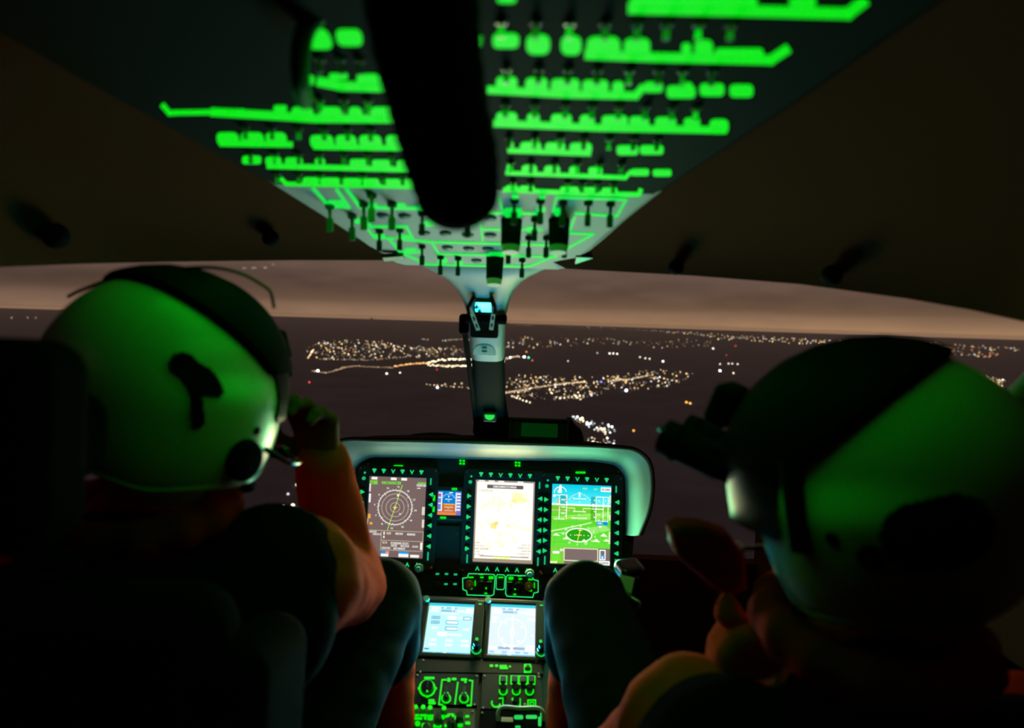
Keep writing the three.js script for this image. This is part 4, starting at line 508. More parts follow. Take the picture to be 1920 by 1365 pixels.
{
  // throat and post that carry the overhead panel down to the deck
  const st = [[905, 500, 1.322, 0.149, 0.030], [905, 512, 1.335, 0.128, 0.030], [906, 522, 1.352, 0.104, 0.029], [908, 535, 1.375, 0.080, 0.028], [909, 552, 1.40, 0.062, 0.027], [911, 575, 1.43, 0.050, 0.026], [912, 600, 1.46, 0.043, 0.025], [913, 650, 1.52, 0.040, 0.024], [914, 678, 1.56, 0.039, 0.0235], [917, 760, 1.68, 0.040, 0.024], [920, 800, 1.76, 0.046, 0.026], [922, 822, 1.82, 0.054, 0.03]];
  const C = st.map(([x, y, d]) => at(x, y, d));
  const rows = st.map(([, , , w, th], i) => { const tan = C[Math.min(i + 1, C.length - 1)].clone().sub(C[Math.max(i - 1, 0)]).normalize(), n = V3(1, 0, 0).cross(tan).normalize(); if (n.z < 0) n.negate(); const r = []; for (let k = 0; k <= 32; k++) { const a = k / 32 * Math.PI * 2, cs = Math.cos(a), sn = Math.sin(a), e = 0.55; r.push(C[i].clone().add(V3(Math.sign(cs) * Math.abs(cs) ** e * w, 0, 0)).addScaledVector(n, Math.sign(sn) * Math.abs(sn) ** e * th - th)); } return r; });
  const t = thing('centre_post', 'pale windshield centre post flaring up into the overhead panel', 'post');
  mesh('throat', loft(rows.slice(0, 8)), M.post, t); mesh('shaft', loft(rows.slice(7, 9)), M.post, t); mesh('shaded_lower_shaft', loft(rows.slice(8)), std(lin(0.010, 0.011, 0.011), 0.6, { specularIntensity: 0.03 }), t);  // bottom stretch is a dark copy of the post, shading put into its colour
  // black camera bracket with pale slotted straps, plate and lamp
  const bt = thing('post_bracket', 'black bracket with two pale slotted straps on the centre post', 'bracket');
  const fB = frame(at(910, 600, 1.455), V3(0, -0.8, 1)); fB.m.decompose(bt.position, bt.quaternion, bt.scale);
  const L = (x, y, z = 0) => fB.l(x, y, z);
  mesh('block', T(rbox(0.062, 0.050, 0.02, 0.006), ...L(908, 614), 0.0), M.blackMatte, bt);
  mesh('added_mirror_plate', T(rbox(0.036, 0.034, 0.004, 0.0015), ...L(906, 575, 0.006), 0.006, 0.25), std(lin(0.7, 0.72, 0.72), 0.12, { metalness: 1 }), bt).userData.label = 'added polished plate tilted to mirror the blue screens below';  // polished plate added to bring the cyan screen reflection onto the throat
  mesh('cross_bar', T(rbox(0.092, 0.016, 0.022, 0.005), ...L(911, 598), 0.0), M.blackMatte, bt);
  for (const [x0, y0, x1, y1] of [[881, 575, 897, 618], [927, 574, 921, 617]]) {
    const [ax, ay] = L(x0, y0, 0.02), [bx, by] = L(x1, y1, 0.02), len = Math.hypot(bx - ax, by - ay), ang = Math.atan2(by - ay, bx - ax) - Math.PI / 2;
    const s = new THREE.Shape(); s.moveTo(-0.0045, -len / 2); s.lineTo(0.0045, -len / 2); s.lineTo(0.0045, len / 2); s.lineTo(-0.0045, len / 2); s.lineTo(-0.0045, -len / 2);
    for (const v of [-0.3, 0.02]) { const h = new THREE.Path(); h.moveTo(-0.002, v * len - 0.006); h.lineTo(-0.002, v * len + 0.006); h.lineTo(0.002, v * len + 0.006); h.lineTo(0.002, v * len - 0.006); s.holes.push(h); }
    mesh('strap', T(new THREE.ExtrudeGeometry(s, { depth: 0.003, bevelEnabled: false }), (ax + bx) / 2, (ay + by) / 2, 0.02, 0, 0, ang + Math.PI), M.cap, bt).userData.label = 'pale slotted strap';
  }
  mesh('handle', tube([V3(...L(890, 549), 0.012), V3(...L(884, 558), 0.018), V3(...L(880, 566), 0.02), V3(...L(881, 576), 0.021)], 0.0045, 16, 8), M.blackGloss, bt); mesh('handle', tube([V3(...L(921, 549), 0.012), V3(...L(926, 558), 0.018), V3(...L(929, 566), 0.02), V3(...L(928, 576), 0.021)], 0.0045, 16, 8), M.blackGloss, bt);
  { const s = new THREE.Shape(); const [ax, ay] = L(889, 651), [bx] = L(931, 651), [, ty] = L(910, 632); const w = bx - ax, h = ty - ay; s.moveTo(-w / 2, 0); s.lineTo(w / 2, 0); s.quadraticCurveTo(w / 2, h, 0, h); s.quadraticCurveTo(-w / 2, h, -w / 2, 0); const pl = mesh('half_round_plate', T(new THREE.ExtrudeGeometry(s, { depth: 0.004, bevelEnabled: false }), (ax + bx) / 2, ay, 0.022), std(lin(0.6, 0.62, 0.55), 0.5), bt); pl.userData.label = 'pale half-round plate'; for (const v of [0.35, 0.72]) mesh('slot', T(rbox(0.012, 0.002, 0.002, 0.0008, 1), (ax + bx) / 2, ay + h * v, 0.0265), M.black, pl); }
  // black tube hanging on the left of the post
  const tb = thing('windshield_tube', 'thin black tube with a hooked head left of the post', 'tube');
  mesh('tube', tube([at(869, 603, 1.47), at(872, 625, 1.49), at(880, 690, 1.57), at(887, 745, 1.66), at(892, 790, 1.75), at(893, 812, 1.80)], 0.0062, 40, 10), M.blackMatte, tb);
  const hd = at(871, 606, 1.47); mesh('head', [T(rbox(0.022, 0.046, 0.026, 0.009, 4), hd.x - 0.001, hd.y - 0.002, hd.z), T(rbox(0.03, 0.016, 0.02, 0.006, 3), hd.x + 0.012, hd.y + 0.01, hd.z)], M.blackMatte, tb);
  const st2 = at(901, 792, 1.79); top('deck_strut', tube([at(893, 812, 1.80), st2, at(908, 772, 1.765)], 0.0062, 12, 8), std(lin(0.45, 0.24, 0.17), 0.6), 'small pinkish strut at the foot of the centre post', 'strut');
  const lp = thing('green_indicator_lamp', 'half-round green indicator lamp at the foot of the post', 'lamp'); lp.position.copy(at(918, 783, 1.685)); lp.rotation.x = 0.25;
  mesh('bezel', T(rbox(0.034, 0.028, 0.012, 0.004), 0, 0, -0.008), M.black, lp);
  { const s = new THREE.Shape(); s.moveTo(-0.0125, 0.007); s.lineTo(0.0125, 0.007); s.absarc(0, 0.006, 0.0125, 0, -Math.PI, true); mesh('lamp_lens', T(new THREE.ExtrudeGeometry(s, { depth: 0.004, bevelEnabled: false }), 0, 0, -0.003), emit(lin(0.02, 0.72, 0.06), 1), lp); const pl = new THREE.PointLight(GREEN, 0.002); pl.name = 'indicator_light'; pl.position.set(0, 0, 0.02); pl.castShadow = true; lp.add(pl); }
}
for (const [px, py, d, tgt, w, h, lab] of [[1110, 488, 1.235, [1090, 985], 0.062, 0.034, 'added glossy black plate right of the overhead panel tilted to reflect a display'], [737, 482, 1.235, [745, 970], 0.040, 0.018, 'small added glossy black plate left of the overhead panel tilted to reflect a display']]) {  // plates added and tilted to carry the display reflections seen in the windshield
  const P = at(px, py, d), n = EYE.clone().sub(P).normalize().add(FP.hit(...tgt).sub(P).normalize()).normalize(), o = top('added_reflector', rbox(w, h, 0.008, 0.002), std(lin(0.008, 0.008, 0.01), 0.3), lab, 'cover', 'added reflectors beside the overhead panel');
  o.position.copy(P); o.quaternion.copy(new THREE.Quaternion().setFromRotationMatrix(new THREE.Matrix4().makeBasis(V3(1, 0, 0).addScaledVector(n, -n.x).normalize(), n.clone().cross(V3(1, 0, 0).addScaledVector(n, -n.x).normalize()), n)));
}
{
  // dark padded grip hanging in front of the overhead panel, and the pipe beside it
  const t = thing('hanging_grip', 'thick black padded grip hanging close in front of the overhead panel', 'grip');
  const pts = [at(760, -330, 0.36), at(780, -120, 0.40), at(797, 60, 0.44), at(822, 200, 0.47), at(846, 300, 0.49), at(858, 365, 0.50)], rad = [0.036, 0.036, 0.036, 0.0345, 0.0345, 0.031];
  const cv = new THREE.CatmullRomCurve3(pts), N = 40, rows = [];
  for (let i = 0; i <= N + 8; i++) { const s = Math.min(1, i / N), p = cv.getPoint(s), tg = cv.getTangent(s), cap = i > N ? (i - N) / 8 : 0; let r = lerp(...(() => { const k = Math.min(4, Math.floor(s * 5)); return [rad[k], rad[k + 1], s * 5 - k]; })()); if (cap) { p.addScaledVector(tg, r * 0.85 * Math.sin(cap * Math.PI / 2)); r *= Math.cos(cap * Math.PI / 2); } r += i <= N ? 0.0006 * Math.sin(i * 1.9) : 0; const a = V3(1, 0, 0).addScaledVector(tg, -tg.x).normalize(), b = tg.clone().cross(a); rows.push(Array.from({ length: 29 }, (_, k) => { const q = k / 28 * Math.PI * 2; return p.clone().addScaledVector(a, Math.cos(q) * r).addScaledVector(b, Math.sin(q) * r * 0.9); })); }
  mesh('pad', loft(rows), std(lin(0.004, 0.004, 0.004), 0.95, { specularIntensity: 0.03 }), t);
  mesh('mount_flange', T(cyl(0.05, 0.05, 0.02, 24), pts[0].x, pts[0].y + 0.02, pts[0].z), M.black, t);
  top('glow_tinted_pipe', tube([at(700, 20, 0.60), at(655, 14, 0.59), at(608, 22, 0.58), at(576, 50, 0.58), at(564, 95, 0.585), at(563, 150, 0.60), at(572, 190, 0.63)], 0.0085, 40, 12), std(lin(0.03, 0.25, 0.04), 0.6, { specularIntensity: 0.2 }), 'curved pipe with the green legend glow in its colour round two lit keys left of the black grip', 'pipe');  // pipe coloured green to stand for the legend glow falling on it
  const c = at(157, 65, 0.66), sp = thing('ceiling_placard', 'lone green lit placard on the ceiling at upper left', 'placard'); sp.position.copy(c); sp.lookAt(EYE.x - 0.1, EYE.y - 0.35, EYE.z - 0.3);
  mesh('base', T(rbox(0.06, 0.036, 0.008, 0.003), 0, 0, -0.005), M.black, sp); mesh('placard_light', T(rbox(0.040, 0.019, 0.003, 0.001), 0, 0, 0), M.green, sp); mesh('placard_light', T(rbox(0.018, 0.012, 0.003, 0.001), 0.010, -0.014, 0), M.green, sp);
}
// ───────────── seats ─────────────
function seat(lab, x, z, headrest) {
  const t = thing('pilot_seat', lab, 'seat', null, 'pilot seats'); t.position.set(x, 0, z);
  mesh('seat_back', T(rbox(0.46, 0.66, 0.10, 0.045, 5), 0, 0.68, 0, -0.14), M.seat, t);
  for (const s of [-1, 1]) mesh('side_bolster', T(rbox(0.07, 0.60, 0.15, 0.033, 5), s * 0.235, 0.66, -0.03, -0.14), M.seat, t);
  mesh('seat_pan', T(rbox(0.48, 0.11, 0.50, 0.045, 5), 0, 0.34, -0.24, 0.08), M.seat, t);
  mesh('seat_base', [T(rbox(0.40, 0.26, 0.40, 0.02), 0, 0.15, -0.22)], M.black, t);
  for (const s of [-1, 1]) mesh('floor_rail', T(rbox(0.03, 0.03, 0.62, 0.006), s * 0.17, 0.015, -0.2), M.steel, t);
  if (headrest) {
    mesh('headrest', T(rbox(0.262, headrest[1] - headrest[0], 0.085, 0.030, 5), 0, (headrest[0] + headrest[1]) / 2, 0.03, -0.06), M.seat, t);
    mesh('headrest_pad', T(rbox(0.200, 0.075, 0.07, 0.024, 4), headrest[2] ?? 0, (headrest[0] + headrest[1]) / 2 - 0.005, -0.04), M.seat, t);
    for (const s of [-1, 1]) mesh('headrest_stem', T(cyl(0.008, 0.008, 0.16, 12), s * 0.06, headrest[0] - 0.04, 0.03), M.steel, t);
  }
  for (const s of [-1, 1]) mesh('shoulder_strap', tube([V3(s * 0.05, 1.02, 0.03), V3(s * 0.075, 1.03, -0.03), V3(s * 0.085, 0.99, -0.055)], 0.012, 14, 6), M.shade_vest, t);
  return t;
}
seat('left black pilot seat with tall padded headrest', -0.385, -0.53, [1.06, 1.225, 0.005]);
seat('right black pilot seat behind the nearer helmet', 0.50, -0.34, null);

// ───────────── people ─────────────
const smin = (a, b, k) => { const h = Math.max(k - Math.abs(a - b), 0) / k; return Math.min(a, b) - h * h * k * 0.25; };
function cap(b) { const [A, B, ra, rb] = b, dx = B.x - A.x, dy = B.y - A.y, dz = B.z - A.z, L = dx * dx + dy * dy + dz * dz || 1e-9; return (x, y, z) => { const px = x - A.x, py = y - A.y, pz = z - A.z, t = clamp((px * dx + py * dy + pz * dz) / L, 0, 1), ex = px - dx * t, ey = py - dy * t, ez = pz - dz * t; return Math.sqrt(ex * ex + ey * ey + ez * ez) - lerp(ra, rb, t); }; }
function ell(c, r) { return (x, y, z) => { const a = (x - c.x) / r.x, b = (y - c.y) / r.y, d = (z - c.z) / r.z, k = Math.sqrt(a * a + b * b + d * d), k2 = Math.sqrt((a / r.x) ** 2 + (b / r.y) ** 2 + (d / r.z) ** 2) || 1; return k < 1e-6 ? -Math.min(r.x, r.y, r.z) : k * (k - 1) / k2; }; }
const union = (fs, k) => (x, y, z) => { let d = 1e3; for (const f of fs) d = smin(d, f(x, y, z), k); return d; };
function bonesBox(bones, pad) { const lo = V3(9, 9, 9), hi = V3(-9, -9, -9); for (const [A, B, ra, rb] of bones) for (const [P, r] of [[A, ra], [B, rb]]) { lo.min(P.clone().addScalar(-r)); hi.max(P.clone().addScalar(r)); } return [lo.addScalar(-pad), hi.addScalar(pad)]; }
function sdfMesh(f, lo, hi, h) {                          // naive surface nets
  const nx = Math.ceil((hi.x - lo.x) / h) + 1, ny = Math.ceil((hi.y - lo.y) / h) + 1, nz = Math.ceil((hi.z - lo.z) / h) + 1, g = new Float32Array(nx * ny * nz), id = new Int32Array(nx * ny * nz).fill(-1), I = (i, j, k) => (k * ny + j) * nx + i;
  for (let k = 0; k < nz; k++) for (let j = 0; j < ny; j++) for (let i = 0; i < nx; i++) g[I(i, j, k)] = f(lo.x + i * h, lo.y + j * h, lo.z + k * h);
  const p = [], idx = [], E = [[0, 1], [2, 3], [4, 5], [6, 7], [0, 2], [1, 3], [4, 6], [5, 7], [0, 4], [1, 5], [2, 6], [3, 7]];
  for (let k = 0; k + 1 < nz; k++) for (let j = 0; j + 1 < ny; j++) for (let i = 0; i + 1 < nx; i++) {
    const v = []; let inside = 0; for (let c = 0; c < 8; c++) { v[c] = g[I(i + (c & 1), j + ((c >> 1) & 1), k + (c >> 2))]; if (v[c] < 0) inside++; }
    if (!inside || inside === 8) continue;
    let x = 0, y = 0, z = 0, n = 0; for (const [a, b] of E) if ((v[a] < 0) !== (v[b] < 0)) { const t = v[a] / (v[a] - v[b]); x += lerp(a & 1, b & 1, t); y += lerp((a >> 1) & 1, (b >> 1) & 1, t); z += lerp(a >> 2, b >> 2, t); n++; }
    id[I(i, j, k)] = p.length / 3; p.push(lo.x + (i + x / n) * h, lo.y + (j + y / n) * h, lo.z + (k + z / n) * h);
  }
  const quad = (a, b, c, d, flip) => { if (a < 0 || b < 0 || c < 0 || d < 0) return; flip ? idx.push(a, c, b, a, d, c) : idx.push(a, b, c, a, c, d); };
  for (let k = 1; k + 1 < nz; k++) for (let j = 1; j + 1 < ny; j++) for (let i = 1; i + 1 < nx; i++) {
    const s = g[I(i, j, k)] < 0;
    if (s !== g[I(i + 1, j, k)] < 0) quad(id[I(i, j - 1, k - 1)], id[I(i, j, k - 1)], id[I(i, j, k)], id[I(i, j - 1, k)], !s);
    if (s !== g[I(i, j + 1, k)] < 0) quad(id[I(i - 1, j, k - 1)], id[I(i, j, k - 1)], id[I(i, j, k)], id[I(i - 1, j, k)], s);
    if (s !== g[I(i, j, k + 1)] < 0) quad(id[I(i - 1, j - 1, k)], id[I(i, j - 1, k)], id[I(i, j, k)], id[I(i - 1, j, k)], !s);
  }
  const n = new Float32Array(p.length), e = h * 0.5, uv = new Float32Array(p.length / 3 * 2);
  for (let q = 0; q < p.length; q += 3) { const x = p[q], y = p[q + 1], z = p[q + 2], a = f(x + e, y, z) - f(x - e, y, z), b = f(x, y + e, z) - f(x, y - e, z), c = f(x, y, z + e) - f(x, y, z - e), L = Math.hypot(a, b, c) || 1; n[q] = a / L; n[q + 1] = b / L; n[q + 2] = c / L; uv[q / 3 * 2] = (x + z * 0.6) * 6; uv[q / 3 * 2 + 1] = (y + z * 0.3) * 6; }
  const out = new THREE.BufferGeometry(); out.setAttribute('position', new THREE.Float32BufferAttribute(p, 3)); out.setAttribute('normal', new THREE.BufferAttribute(n, 3)); out.setAttribute('uv', new THREE.BufferAttribute(uv, 2)); out.setIndex(idx); return out;
}
const wrinkle = (f, amp, s, seed) => (x, y, z) => { const d = f(x, y, z); if (Math.abs(d) > 0.03) return d; return d + amp * (Math.sin((x * 31 + y * 47 + z * 23) * s + 2.2 * Math.sin((y * 29 - z * 37 + seed) * s)) * 0.6 + 0.4 * Math.sin((x * 71 - y * 63 + z * 59) * s + seed)); };
function handParts(W, F, U, side, curl, spread = 0.018, thumb = 0.5) {       // wrist, pointing direction, back of the hand
  F = F.clone().normalize(); U = U.clone().addScaledVector(F, -U.dot(F)).normalize(); const Lt = F.clone().cross(U).multiplyScalar(side), P = (f, l, u = 0) => W.clone().addScaledVector(F, f).addScaledVector(Lt, l).addScaledVector(U, u);
  const palm = [[W.clone(), P(0.075, 0.026), 0.024, 0.0145], [W.clone(), P(0.080, 0.008), 0.024, 0.0145], [W.clone(), P(0.078, -0.012), 0.024, 0.0140], [W.clone(), P(0.070, -0.030), 0.022, 0.0130]], chains = [];
  [[0.028, 0.076, 0.074], [0.009, 0.081, 0.082], [-0.011, 0.078, 0.077], [-0.030, 0.070, 0.060]].forEach(([l, f, len], i) => { let p = P(f, l), a = 0.1 + 0.05 * i; const ch = []; [0.45, 0.32, 0.23].forEach((s, k) => { a += curl * (k ? 1 : 0.7); const q = p.clone().addScaledVector(F, Math.cos(a) * len * s).addScaledVector(U, -Math.sin(a) * len * s).addScaledVector(Lt, (l / 0.03) * spread * 0.25 * s); ch.push([p, q, 0.0096 - 0.0007 * k, 0.0089 - 0.0008 * k]); p = q; }); chains.push(ch); });
  const t0 = P(0.022, 0.024, -0.008), t1 = P(0.050, 0.050, -0.014 - 0.02 * thumb), t2 = P(0.082, 0.052 - 0.02 * thumb, -0.026 - 0.024 * thumb); chains.push([[t0, t1, 0.0135, 0.0112], [t1, t2, 0.0110, 0.0088]]);
  const f = union([union(palm.map(cap), 0.014), ...chains.map((c) => union(c.map(cap), 0.004))], 0.006), all = [...palm, ...chains.flat()], [lo, hi] = bonesBox(all, 0.006);
  return { f, lo, hi };
}
function headField(c, yaw, pitch) {                       // skull, jaw, brow, nose, lips, ears in head axes (face towards -z)
  const q = new THREE.Quaternion().setFromEuler(new THREE.Euler(pitch, yaw, 0, 'YXZ')).invert(), v = V3(0, 0, 0);
  const f = union([ell(V3(0, 0.01, 0.012), V3(0.076, 0.102, 0.095)), ell(V3(0, -0.045, -0.03), V3(0.060, 0.075, 0.066)), cap([V3(0, -0.092, -0.072), V3(0, -0.095, -0.058), 0.022, 0.03]), cap([V3(-0.03, 0.018, -0.078), V3(0.03, 0.018, -0.078), 0.013, 0.013]), cap([V3(0, 0.008, -0.088), V3(0, -0.032, -0.106), 0.009, 0.013]), cap([V3(-0.018, -0.066, -0.088), V3(0.018, -0.066, -0.088), 0.008, 0.008]), ell(V3(0.077, -0.02, 0.012), V3(0.012, 0.03, 0.018)), ell(V3(-0.077, -0.02, 0.012), V3(0.012, 0.03, 0.018))], 0.022);
  const eyes = [cap([V3(-0.031, 0.0, -0.092), V3(-0.031, 0.0, -0.084), 0.012, 0.012]), cap([V3(0.031, 0.0, -0.092), V3(0.031, 0.0, -0.084), 0.012, 0.012])];
  return (x, y, z) => { v.set(x - c.x, y - c.y, z - c.z).applyQuaternion(q); let d = f(v.x, v.y, v.z); for (const e of eyes) d = Math.max(d, -e(v.x, v.y, v.z) + 0.006 - 0.006); return d; };
}
function pilot(spec) {
  const t = thing('person', spec.label, 'person'), J = spec.j;
  const limb = (a, b, ra, rb) => [J[a], J[b], ra, rb];
  // body: one continuous skin surface under the clothes
  const core = [limb('pelvis', 'chest', 0.105, 0.12), limb('chest', 'neck', 0.11, 0.05), [J.neck, J.head.clone().add(V3(0, -0.05, 0.01)), 0.052, 0.055], limb('chest', 'shR', 0.09, 0.05), limb('chest', 'shL', 0.09, 0.05), limb('shR', 'elR', 0.045, 0.038), limb('elR', 'wrR', 0.038, 0.026), limb('shL', 'elL', 0.045, 0.038), limb('elL', 'wrL', 0.038, 0.026), limb('hipR', 'knR', 0.07, 0.05), limb('knR', 'anR', 0.048, 0.034), limb('hipL', 'knL', 0.07, 0.05), limb('knL', 'anL', 0.048, 0.034), limb('pelvis', 'hipR', 0.09, 0.07), limb('pelvis', 'hipL', 0.09, 0.07)];
  const hf = headField(J.head, spec.yaw, spec.pitch), [lo, hi] = bonesBox(core, 0.02);
  const geos = [sdfMesh(union(core.map(cap), 0.03), lo, hi, 0.014), sdfMesh(hf, J.head.clone().addScalar(-0.15), J.head.clone().addScalar(0.15), 0.004)];
  mesh('body', geos, M.skin, t);
  for (const hnd of spec.hands) { const h = handParts(...hnd); const cuffB = [hnd[0].clone().addScaledVector(hnd[1].clone().normalize(), -0.06), hnd[0], 0.034, 0.030]; const [l2, h2] = bonesBox([cuffB], 0.006); mesh('glove', sdfMesh(union([h.f, cap(cuffB)], 0.01), h.lo.clone().min(l2), h.hi.clone().max(h2), 0.0035), M.glove, t); }
  // jacket
  const jb = [limb('pelvis', 'chest', 0.135, 0.15), limb('chest', 'shR', 0.12, 0.078), limb('chest', 'shL', 0.12, 0.078), limb('chest', 'neck', 0.12, 0.075), limb('shR', 'elR', 0.075, 0.062), limb('shL', 'elL', 0.075, 0.062), ...(spec.extraJacket ?? [])], fore = [limb('elR', 'wrR', 0.061, 0.042), limb('elL', 'wrL', 0.061, 0.042)];
  const fj = wrinkle((x, y, z) => smin(jf(x, y, z), ff(x, y, z), 0.02), 0.0022, 1.25, 3), jf = union(jb.map(cap), 0.035), ff = union(fore.map(cap), 0.01), [jl, jh] = bonesBox([...jb, ...fore], 0.02);
  mesh('jacket', sdfMesh(fj, jl, jh, 0.009), M.orange, t);
  // black layer added over the jacket, standing for the shade on back and shoulders
  const vb = [[J.pelvis.clone().add(V3(0, 0.05, spec.shadeVestBack ?? 0.012)), J.chest.clone().add(V3(0, 0.0, spec.shadeVestBack ?? 0.012)), 0.155, 0.166], [J.chest.clone().add(V3(0, 0, 0.02)), J.neck.clone().add(V3(0, -0.03, 0.035)), 0.16, 0.085], ...(spec.shade_vest ?? [])], [vl, vh] = bonesBox(vb, 0.02);
  mesh('shade_vest', sdfMesh(wrinkle(union(vb.map(cap), 0.03), 0.002, 0.9, 8), vl, vh, 0.010), M.shade_vest, t);
  // collar
  const col = []; for (let k = 0; k < 14; k++) { const a = k / 14 * Math.PI * 2, b = (k + 1) / 14 * Math.PI * 2, P = (q) => J.neck.clone().add(V3(Math.sin(q) * 0.088, 0.035 + 0.012 * Math.cos(q), -Math.cos(q) * 0.09)); col.push([P(a), P(b), 0.022, 0.022]); }
  const [cl, ch] = bonesBox(col, 0.01); mesh('collar', sdfMesh(union(col.map(cap), 0.01), cl, ch, 0.007), M.red, t);
  for (const [g, m, n, l] of spec.extra ?? []) { const o = mesh(n, g, m, t); if (l) o.userData.label = l; }
  // trousers, knee pads, boots
  const tb = [limb('pelvis', 'hipR', 0.12, 0.098), limb('pelvis', 'hipL', 0.12, 0.098), limb('hipR', 'knR', 0.098, 0.070), limb('knR', 'anR', 0.068, 0.056), limb('hipL', 'knL', 0.098, 0.070), limb('knL', 'anL', 0.068, 0.056)], [tl, th] = bonesBox(tb, 0.02);
  mesh('trousers', sdfMesh(wrinkle(union(tb.map(cap), 0.03), 0.002, 1.1, 5), tl, th, 0.010), M.orange, t);
  for (const s of ['R', 'L']) {
    const k = J['kn' + s], up = J['hip' + s].clone().lerp(k, 0.55), dn = k.clone().lerp(J['an' + s], spec.padDown ?? 0.2), kb = [[up, k, 0.094, 0.079], [k, dn, 0.079, 0.076]], [kl, kh] = bonesBox(kb, 0.01);
    mesh('knee_pad', sdfMesh(wrinkle(union(kb.map(cap), 0.01), 0.0018, 1.0, 1), kl, kh, 0.007), M.pad, t);
    const an = J['an' + s], toe = an.clone().add(V3(0, -0.045, -0.17)), bb = [[an.clone().add(V3(0, 0.05, 0)), an.clone().add(V3(0, -0.035, 0.02)), 0.06, 0.05], [an.clone().add(V3(0, -0.045, 0.01)), toe, 0.048, 0.036]], [bl, bh] = bonesBox(bb, 0.01);
    mesh('boot', sdfMesh(union(bb.map(cap), 0.02), bl, bh, 0.010), M.rubber, t);
  }
  return t;
}
const HL = at(322, 716, 0.80), HR = at(1640, 893, 0.66);
const YAW_L = -30 * D2R, YAW_R = 56 * D2R;
function slabAt(poly, d, th) { const q = poly.map(([x, y]) => at(x, y, d)), c = q[0], s = q.map((v) => [v.x - c.x, v.y - c.y]); let a = 0; s.forEach(([x, y], k) => { const [x2, y2] = s[(k + 1) % s.length]; a += x * y2 - x2 * y; }); const sh = new THREE.Shape((a > 0 ? s : s.reverse()).map(([x, y]) => new THREE.Vector2(x, y))); return T(new THREE.ExtrudeGeometry(sh, { depth: th, bevelEnabled: true, bevelSize: th * 0.5, bevelThickness: th * 0.6, bevelOffset: -th * 0.4, bevelSegments: 4 }), c.x, c.y, c.z - th); }
const capsuleMesh = (bones, k, h) => { const [lo, hi] = bonesBox(bones, 0.012); return sdfMesh(union(bones.map(cap), k), lo, hi, h); };
